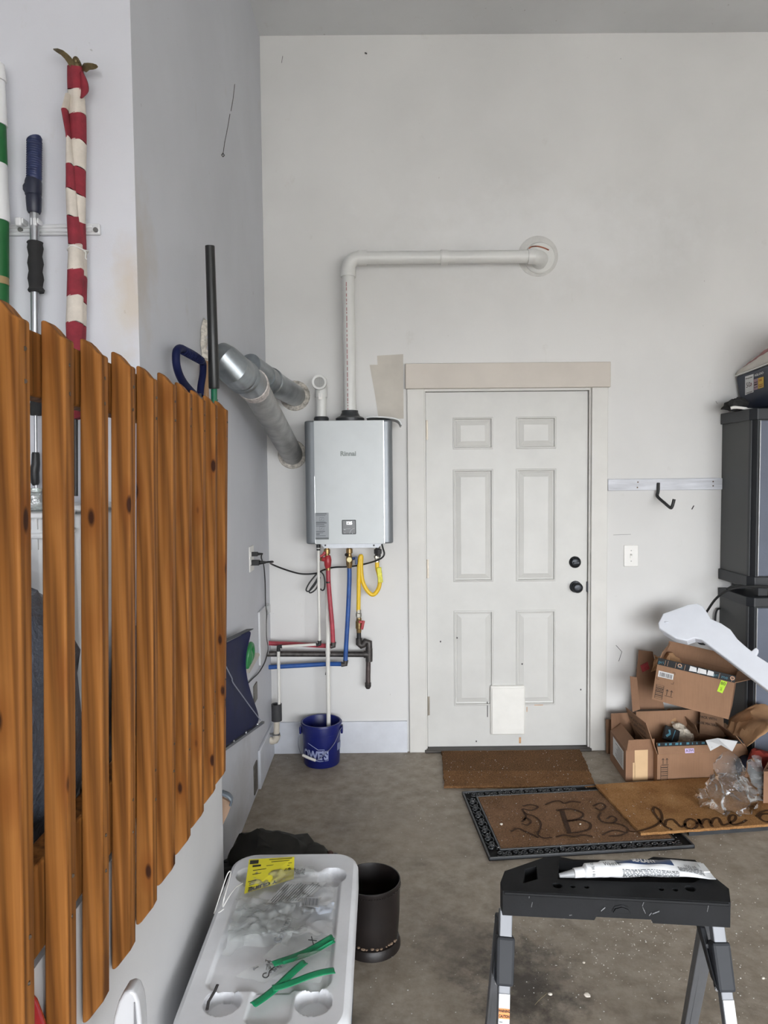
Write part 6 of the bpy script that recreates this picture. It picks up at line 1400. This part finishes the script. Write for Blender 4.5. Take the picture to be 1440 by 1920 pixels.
# ================================================================== STEP LADDER
m_tray = M('black_tray_plastic', (24, 25, 27), .7, spec=.25, var=.18, vs=14, bs=.12, bscale=160)
m_lad = M('ladder_aluminium', (112, 114, 118), .5, .35, var=.08, vs=8, stretch=(1, 1, .1))
m_brk = M('grey_black_bracket', (44, 46, 50), .6, spec=.3, var=.1)
ZTR, TT = .772, .050
lt = lambda x, y, z=ZTR: onZ(x, y, z)
ld = thing('step_ladder', V((.47, -2.55, 0)), 'aluminium step ladder with a black plastic tool tray top in the foreground', 'ladder')
import bmesh
def recalc(o):
    bm = bmesh.new(); bm.from_mesh(o.data); bmesh.ops.recalc_face_normals(bm, faces=bm.faces); bm.to_mesh(o.data); bm.free()
def cut(o, cutters):
    recalc(o)
    for cm in cutters:
        c = cm.build('cutter', m_tray, None, 0); recalc(c); q = o.modifiers.new('c', 'BOOLEAN'); q.object = c; q.operation = 'DIFFERENCE'; q.solver = 'EXACT'
        dg = bpy.context.evaluated_depsgraph_get(); me = bpy.data.meshes.new_from_object(o.evaluated_get(dg)); o.modifiers.clear(); old = o.data; o.data = me; me.name = o.name
        bpy.data.meshes.remove(old); cme = c.data; bpy.data.objects.remove(c); bpy.data.meshes.remove(cme)
outl_ = [(942, 1670), (1060, 1676), (1156, 1681), (1260, 1686), (1370, 1692), (1367, 1666), (1332, 1638), (1303, 1612), (1225, 1606), (1208, 1613), (1076, 1611), (1044, 1605), (1018, 1608), (946, 1633), (938, 1654)]
b = MB(); b.prism([lt(*p)-V((0, 0, TT)) for p in outl_], (0, 0, TT)); tray = b.build('tray_top', m_tray, ld, 0)
def cutbox(px, d): P = [lt(*p) for p in px]; m_ = MB(); m_.prism([p+V((0, 0, -d)) for p in P], (0, 0, d+.02)); return m_
cuts = [cutbox([(1046, 1648), (1048, 1613), (1072, 1614), (1205, 1616), (1226, 1610), (1302, 1615), (1325, 1640), (1300, 1655), (1150, 1652)], .028),
        cutbox([(981, 1656), (984, 1630), (1006, 1624), (1008, 1648)], .12)]
for x, y, r in ((1045, 1660, .0095), (1074, 1662, .005), (1100, 1663, .005), (1240, 1667, .005), (1266, 1668, .0055), (1294, 1666, .010)):
    m_ = MB(); q = lt(x, y); m_.cyl(q-V((0, 0, .03)), q+V((0, 0, .02)), r, 16); cuts.append(m_)
fl_, fr_ = lt(942, 1670), lt(1370, 1692); fx_ = (fr_-fl_).normalized(); fn_ = V((fx_.y, -fx_.x, 0)); Lf = (fr_-fl_).length
FP = lambda u, h, o_=0: fl_+fx_*(Lf*u)+V((0, 0, -h))+fn_*o_
m_ = MB(); m_.hexa([FP(.40, .060, .03), FP(.68, .060, .03), FP(.66, .043, .03), FP(.42, .043, .03), FP(.40, .060, -.03), FP(.68, .060, -.03), FP(.66, .043, -.03), FP(.42, .043, -.03)]); cuts.append(m_)
cut(tray, cuts)
q = tray.modifiers.new('b', 'BEVEL'); q.width = .0022; q.segments = 2; q.limit_method = 'ANGLE'
b = MB(); b.tube([FP(u, .004, .001) for u in (.01, .25, .5, .75, .99)], .0035, 8); b.build('front_rim', m_tray, ld)
b = MB(); b.ribbon([(.49, .030), (.5, .021), (.53, .017), (.56, .021), (.57, .030)], .004, lambda u, h: FP(u, h, .0015)) ; b.prism([FP(u, h, .0) for u, h in ((.492, .031), (.502, .023), (.53, .019), (.558, .023), (.568, .031))], fn_*.004); b.build('finger_grip', m_tray, ld, 0, bevel=.001)
b = MB()
for (u, h, l, a) in ((.12, .012, .02, 1.4), (.13, .03, .012, 1.1), (.44, .03, .02, .4), (.62, .016, .024, .9), (.635, .03, .018, 2.4), (.65, .034, .012, .5), (.9, .02, .03, 1.2), (.3, .042, .012, .1), (.665, .03, .03, .2)):
    b.ribbon([(u, h), (u+l*math.cos(a)*.5, h-l*math.sin(a)*.5), (u+l*math.cos(a), h-l*math.sin(a))], .0022, lambda x, y: FP(min(max(x, .01), .99), min(max(y, .002), .046), .0012))
b.build('scuff', M('pale_scuff', (110, 112, 114), .8, var=.4, vs=200), ld, 0)
def bar(name, a, c, wx, wy, mt, par, bv=.002, side=None):
    a, c = V(a), V(c); d = (c-a).normalized(); x = V((1, 0, 0)); x = (x-d*x.dot(d)).normalized(); y = d.cross(x)
    b = MB(); b.hexa([a+x*sx*wx/2+y*sy*wy/2 for sx, sy in ((-1, -1), (1, -1), (1, 1), (-1, 1))]+[c+x*sx*wx/2+y*sy*wy/2 for sx, sy in ((-1, -1), (1, -1), (1, 1), (-1, 1))])
    return b.build(name, mt, par, 0, bevel=bv), (a, d, x, y)
m_lblw = M('ladder_label', (176, 178, 180), .4, var=.03); m_or = M('label_orange', (214, 128, 50), .5)
for s_, (tx, ty, bx2, D1, D2, z2) in enumerate(((948, 1712, 943, 1.435, 1.365, .53), (1341, 1724, 1368, 1.435, 1.365, .53))):
    a = atD(tx, ty-4, D1); c = atD(bx2, 1922, D2); dirv = (c-a)/(a.z-c.z)
    foot = a+dirv*(a.z-.012)
    hinge = a+dirv*(a.z*.10)
    o, fr4 = bar('front_leg', a+V((0, 0, .004)), hinge+dirv*.03, .026, .020, m_lad, ld)
    o, (aa, d, x, y) = bar('front_leg', hinge, foot, .024, .018, m_lad, ld)
    ny_ = y if y.y < 0 else -y
    lw = lambda u, t: aa+d*t+x*(u*.011)+ny_*.0105
    b = MB(); b.add([lw(-1, .075), lw(1, .075), lw(1, .40), lw(-1, .40)], [(0, 1, 2, 3)]); lb = b.build('warning_label', m_lblw, o, 0, solid=.0008)
    of = .025 if s_ == 0 else .085
    b = MB(); b.add([lw(-1, .075+of)+ny_*.001, lw(1, .075+of)+ny_*.001, lw(1, .093+of)+ny_*.001, lw(-1, .093+of)+ny_*.001], [(0, 1, 2, 3)]); ob = b.build('orange_band', m_or, lb, 0)
    for i, t_ in enumerate(('WARNING', 'CAUTION')):
        text(t_, .0075, lambda u, v: lw(0, .0795+of+.009*i)+x*u*.62-d*v*.9+ny_*.0016, m_print, lb, 'warning_lettering', bold=.0003)
    b = MB(); t = .098+of
    while t < .38: l_ = random.uniform(.3, .95); b.add([lw(-.85, t)+ny_*.001, lw(-.85+1.7*l_, t)+ny_*.001, lw(-.85+1.7*l_, t+.0013)+ny_*.001, lw(-.85, t+.0013)+ny_*.001], [(0, 1, 2, 3)]); t += .0042
    b.build('text_line', m_ink, lb, 0)
    sgn = -1 if s_ == 0 else 1
    hb = MB(); h0 = hinge+d*(-.028); h1 = hinge+d*.062
    hb.hexa([h0+x*-.019+y*-.016, h0+x*.019+y*-.016, h0+x*.019+y*.016, h0+x*-.019+y*.016, h1+x*-.018+y*-.015, h1+x*.018+y*-.015, h1+x*.018+y*.015, h1+x*-.018+y*.015])
    bk_ = hb.build('hinge_bracket', m_brk, ld, 0, bevel=.006, label='dark grey plastic hinge bracket')
    b = MB(); e0 = a+V((sgn*-.026 if s_ else -.016, .02, -.028)); e1 = hinge+d*.075+V((sgn*-.022 if s_ else -.022, .01, 0))
    pp_ = [e0, e0+V((.012, .0, -.002)), e1+V((.012, 0, .0)), e1+V((0, 0, .0))]
    b.hexa([e0+V((0, -.008, 0)), e0+V((.012, -.008, 0)), e1+V((.016, -.010, 0)), e1+V((.0, -.010, .03)), e0+V((0, .022, 0)), e0+V((.012, .022, 0)), e1+V((.016, .012, 0)), e1+V((.0, .012, .03))]); b.build('spreader_plate', m_cabd, ld, 0, bevel=.003)
    for tt in (.25, .85):
        q = e0.lerp(e1, tt)+V((.006, -.012, .0)); b = MB(); b.cyl(q, q+V((0, -.004, 0)), .004, 10); b.build('rivet', m_alu, ld)
    ra = atD((938, 1326)[s_], 1740, 1.50); rc = atD((919, 1292)[s_], 1922, 1.78); rd_ = (rc-ra)/(ra.z-rc.z); rf = ra+rd_*(ra.z-.012)
    o, (aa2, d2_, x2, y2) = bar('rear_leg', ra, rf, (.024, .034)[s_], .022, m_lad, ld)
    n2 = y2 if y2.y < 0 else -y2
    b = MB(); b.hexa([aa2+x2*-.005+n2*.0105, aa2+x2*.005+n2*.0105, aa2+x2*.005+n2*.0125+d2_*.6, aa2+x2*-.005+n2*.0125+d2_*.6, aa2+x2*-.005+n2*.009, aa2+x2*.005+n2*.009, aa2+x2*.005+n2*.009+d2_*.6, aa2+x2*-.005+n2*.009+d2_*.6]); b.build('channel_rib', m_lad, o, 0)
    for p_, nm in ((foot, 'rubber_foot'), (rf, 'rubber_foot')):
        b = MB(); b.box(p_+V((0, 0, -.0)), (.04, .035, .024)); b.build(nm, m_blk, ld, 0, bevel=.004)
    if s_ == 0: Lz = aa+d*.30
    else: Rz = aa+d*.30
b = MB(); b.hexa([Lz+V((0, -.04, 0)), Rz+V((0, -.04, 0)), Rz+V((0, .12, 0)), Lz+V((0, .12, 0)), Lz+V((0, -.04, .02)), Rz+V((0, -.04, .02)), Rz+V((0, .12, .02)), Lz+V((0, .12, .02))]); b.build('step', m_lad, ld, 0, bevel=.004)
# sealant tube lying on the tray
st0, st1 = lt(1076, 1645, ZTR+.006), lt(1328, 1634, ZTR+.006); ax_ = (st1-st0).normalized(); sd_ = V((-ax_.y, ax_.x, 0)); Lt = (st1-st0).length
tb_ = thing('sealant_tube', (st0+st1)/2, 'half used white sealant tube with a blue label lying on the ladder tray', 'tube')
m_tw = M('tube_white', (216, 218, 220), .35, var=.03, bs=.15, bscale=30, dist=.004); m_tblue = M('tube_blue', (40, 62, 98), .4, var=.08)
RW = interp([(0, .010), (.07, .0105), (.075, .014), (.19, .0150), (.21, .0175), (.5, .021), (.8, .027), (.95, .032), (1, .031)])
RH = interp([(0, .009), (.07, .010), (.075, .013), (.19, .0135), (.21, .0145), (.5, .013), (.75, .010), (.9, .005), (1, .0015)])
def tp_(u, a, e=0): 
    c = st0+ax_*(Lt*u); w_ = RW(u)+e; h_ = RH(u)+e
    bulge = .0015*math.sin(u*23+a*3)*(u > .25)
    return c+sd_*(w_*math.cos(a))+V((0, 0, RH(u)+ (h_+bulge)*math.sin(a)))
b = MB(); b.grid(lambda u, v: tp_(.07+.93*u, 2*math.pi*v), 60, 24); b.build('tube_body', m_tw, tb_, 50)
b = MB(); b.grid(lambda u, v: tp_(.0+.07*u, 2*math.pi*v), 6, 20); b.add([tp_(0, 2*math.pi*k/20) for k in range(20)], [tuple(range(20))]); b.build('cap', m_tw, tb_, 50)
b = MB(); b.tube([st0+V((0, 0, .008)), st0-ax_*.03+V((0, 0, .005))], [.008, .004], 12); b.build('nozzle', M('nozzle_grey', (150, 152, 154), .4), tb_)
b = MB(); b.grid(lambda u, v: tp_(.31+.42*u, math.pi*(.30+.30*v), .0006), 24, 8); band = b.build('blue_label', m_tblue, tb_, 60)
tw = lambda u, v: tp_(u, math.pi*(1.5+ (v-.5)*.9)+math.pi, .0012)
tsurf = lambda u, v: tp_(u, -math.pi*.38+math.pi*1.0*0+math.pi*(v)*.36+math.pi*0, .0011)
b = MB()
for k in range(11):
    v = k/11; u = .33
    while u < .80:
        l = random.uniform(.01, .05); aa_ = math.pi*(1.02-.0-v*.0)-0; ang1 = math.pi*(2-.02)-v*.0
        A1_ = -.25+.95*v
        b.add([tp_(u, A1_, .001), tp_(u+l, A1_, .001), tp_(u+l, A1_+.035, .001), tp_(u, A1_+.035, .001)], [(0, 1, 2, 3)]); u += l+.008
# keep the small print on the camera side only
b.v = [V((p.x, p.y, p.z)) for p in b.v]
# mirror to near side: angle pi - a
b2 = MB(); rnd = random.Random(4)
for k in range(12):
    A1_ = math.pi*(1.16-.56*k/12); u = .335 if k < 8 else .75
    ue = .74 if k < 8 else .93
    while u < ue:
        l = rnd.uniform(.008, .04); b2.add([tp_(u, A1_, .001), tp_(min(u+l, ue), A1_, .001), tp_(min(u+l, ue), A1_-.07, .001), tp_(u, A1_-.07, .001)], [(0, 1, 2, 3)]); u += l+.007
b2.build('text_line', m_ink, tb_, 0)
SW = lambda u0, a0: (lambda x, y: tp_(u0+x/Lt, a0-y/.016, .0015))
text('10.1 FL OZ', .008, lambda x, y: tp_(.13-y/Lt, math.pi*.75-x/.016, .0012), m_ink, tb_, 'small_lettering')
text('WHITE', .011, SW(.27, math.pi*.62), m_ink, tb_, 'small_lettering'); text('SEALANT', .012, SW(.52, math.pi*.45), m_lbl, band, 'label_lettering', bold=.0004); text('150 mL', .009, SW(.86, math.pi*.55), m_ink, tb_, 'small_lettering')
b = MB(); b.box(tp_(.965, math.pi*.5, .001), (.012, .03, .002)); b.build('crimp_fold', m_tw, tb_, 0)

# ================================================================== DEBRIS ON THE FLOOR
b = MB(); rnd = random.Random(12)
hot_ = [(1200, 1760, 130, 60, 260), (1120, 1700, 120, 50, 120), (950, 1440, 130, 40, 150), (1050, 1530, 150, 45, 130), (900, 1500, 120, 60, 60), (1330, 1640, 70, 50, 60), (780, 1560, 90, 80, 30), (560, 1430, 90, 14, 40), (1180, 1580, 150, 40, 70), (1050, 1850, 200, 50, 60), (1380, 1820, 40, 70, 60), (760, 1800, 40, 80, 25), (1130, 1420, 40, 20, 30)]
def inquad(p, Q_):
    s = 0
    for i in range(4):
        a, c = Q_[i], Q_[(i+1) % 4]; k = (c.x-a.x)*(p.y-a.y)-(c.y-a.y)*(p.x-a.x)
        if k > 0: s += 1
    return s in (0, 4)
for cx, cy, sx_, sy_, n in hot_:
    for _ in range(int(n*1.5)):
        px, py = rnd.gauss(cx, sx_), rnd.gauss(cy, sy_)
        if py < 1408: continue
        p = onZ(px, py)
        if p.y > -.03: continue
        z = .0
        if inquad(p, Q): z = .0135
        if inquad(p, [BL_, BR_, TR_, TL_]): z = .015
        if inquad(p, [BL3, BL3+d3*Lm, BL3+d3*Lm+W3, TL3]): z = Z3+.0125
        r = rnd.choice((.0010, .0013, .0016, .0022)) if rnd.random() < .96 else .003
        c = V((p.x, p.y, z+r*.5)); a = rnd.random()*6
        e = [V((math.cos(a)*r, math.sin(a)*r, 0)), V((-math.sin(a)*r, math.cos(a)*r*.8, 0)), V((0, 0, r*.7))]
        b.add([c+e[0], c+e[1], c-e[0], c-e[1], c+e[2], c-e[2]], [(0, 1, 4), (1, 2, 4), (2, 3, 4), (3, 0, 4), (1, 0, 5), (2, 1, 5), (3, 2, 5), (0, 3, 5)])
o = b.build('foam_specks', M('foam_speck', (196, 194, 190), .8, var=.1), None, 0); tag(o, 'tiny white foam specks scattered over the concrete floor and mats', 'debris', None, 'stuff')
for k, (px, py, r, z) in enumerate(((1101, 1869, .008, 0), (1031, 1866, .006, 0), (940, 1547, .006, .016), (1088, 1546, .004, .016), (1431, 1836, .005, 0), (1094, 1806, .004, 0))):
    q = onZ(px, py, z); o = crumpled('foam_chip', (q.x, q.y, z+r*.7), r, M('foam_chip', (206, 198, 186), .8), None, 70+k, .4, 60, (1.2, 1, .7), 10, 0)
    tag(o, ('largest pale foam chip on the floor between the ladder legs', 'second pale foam chip left of the largest between the ladder legs', 'white chip lying on the left of the framed mat', 'white chip on the middle of the framed mat', 'pale chip on the floor right of the right ladder leg', 'pale chip on the floor just under the ladder tray')[k], 'chip', 'loose foam chips')
b = MB(); b.tube(cr([onZ(1003, 1884, .002), onZ(1012, 1874, .003), onZ(1026, 1862, .002)], 4), .0009, 5); o = b.build('straw_stalk', M('dry_straw', (120, 108, 84), .8)); tag(o, 'thin dry straw stalk on the floor between the ladder legs', 'straw')
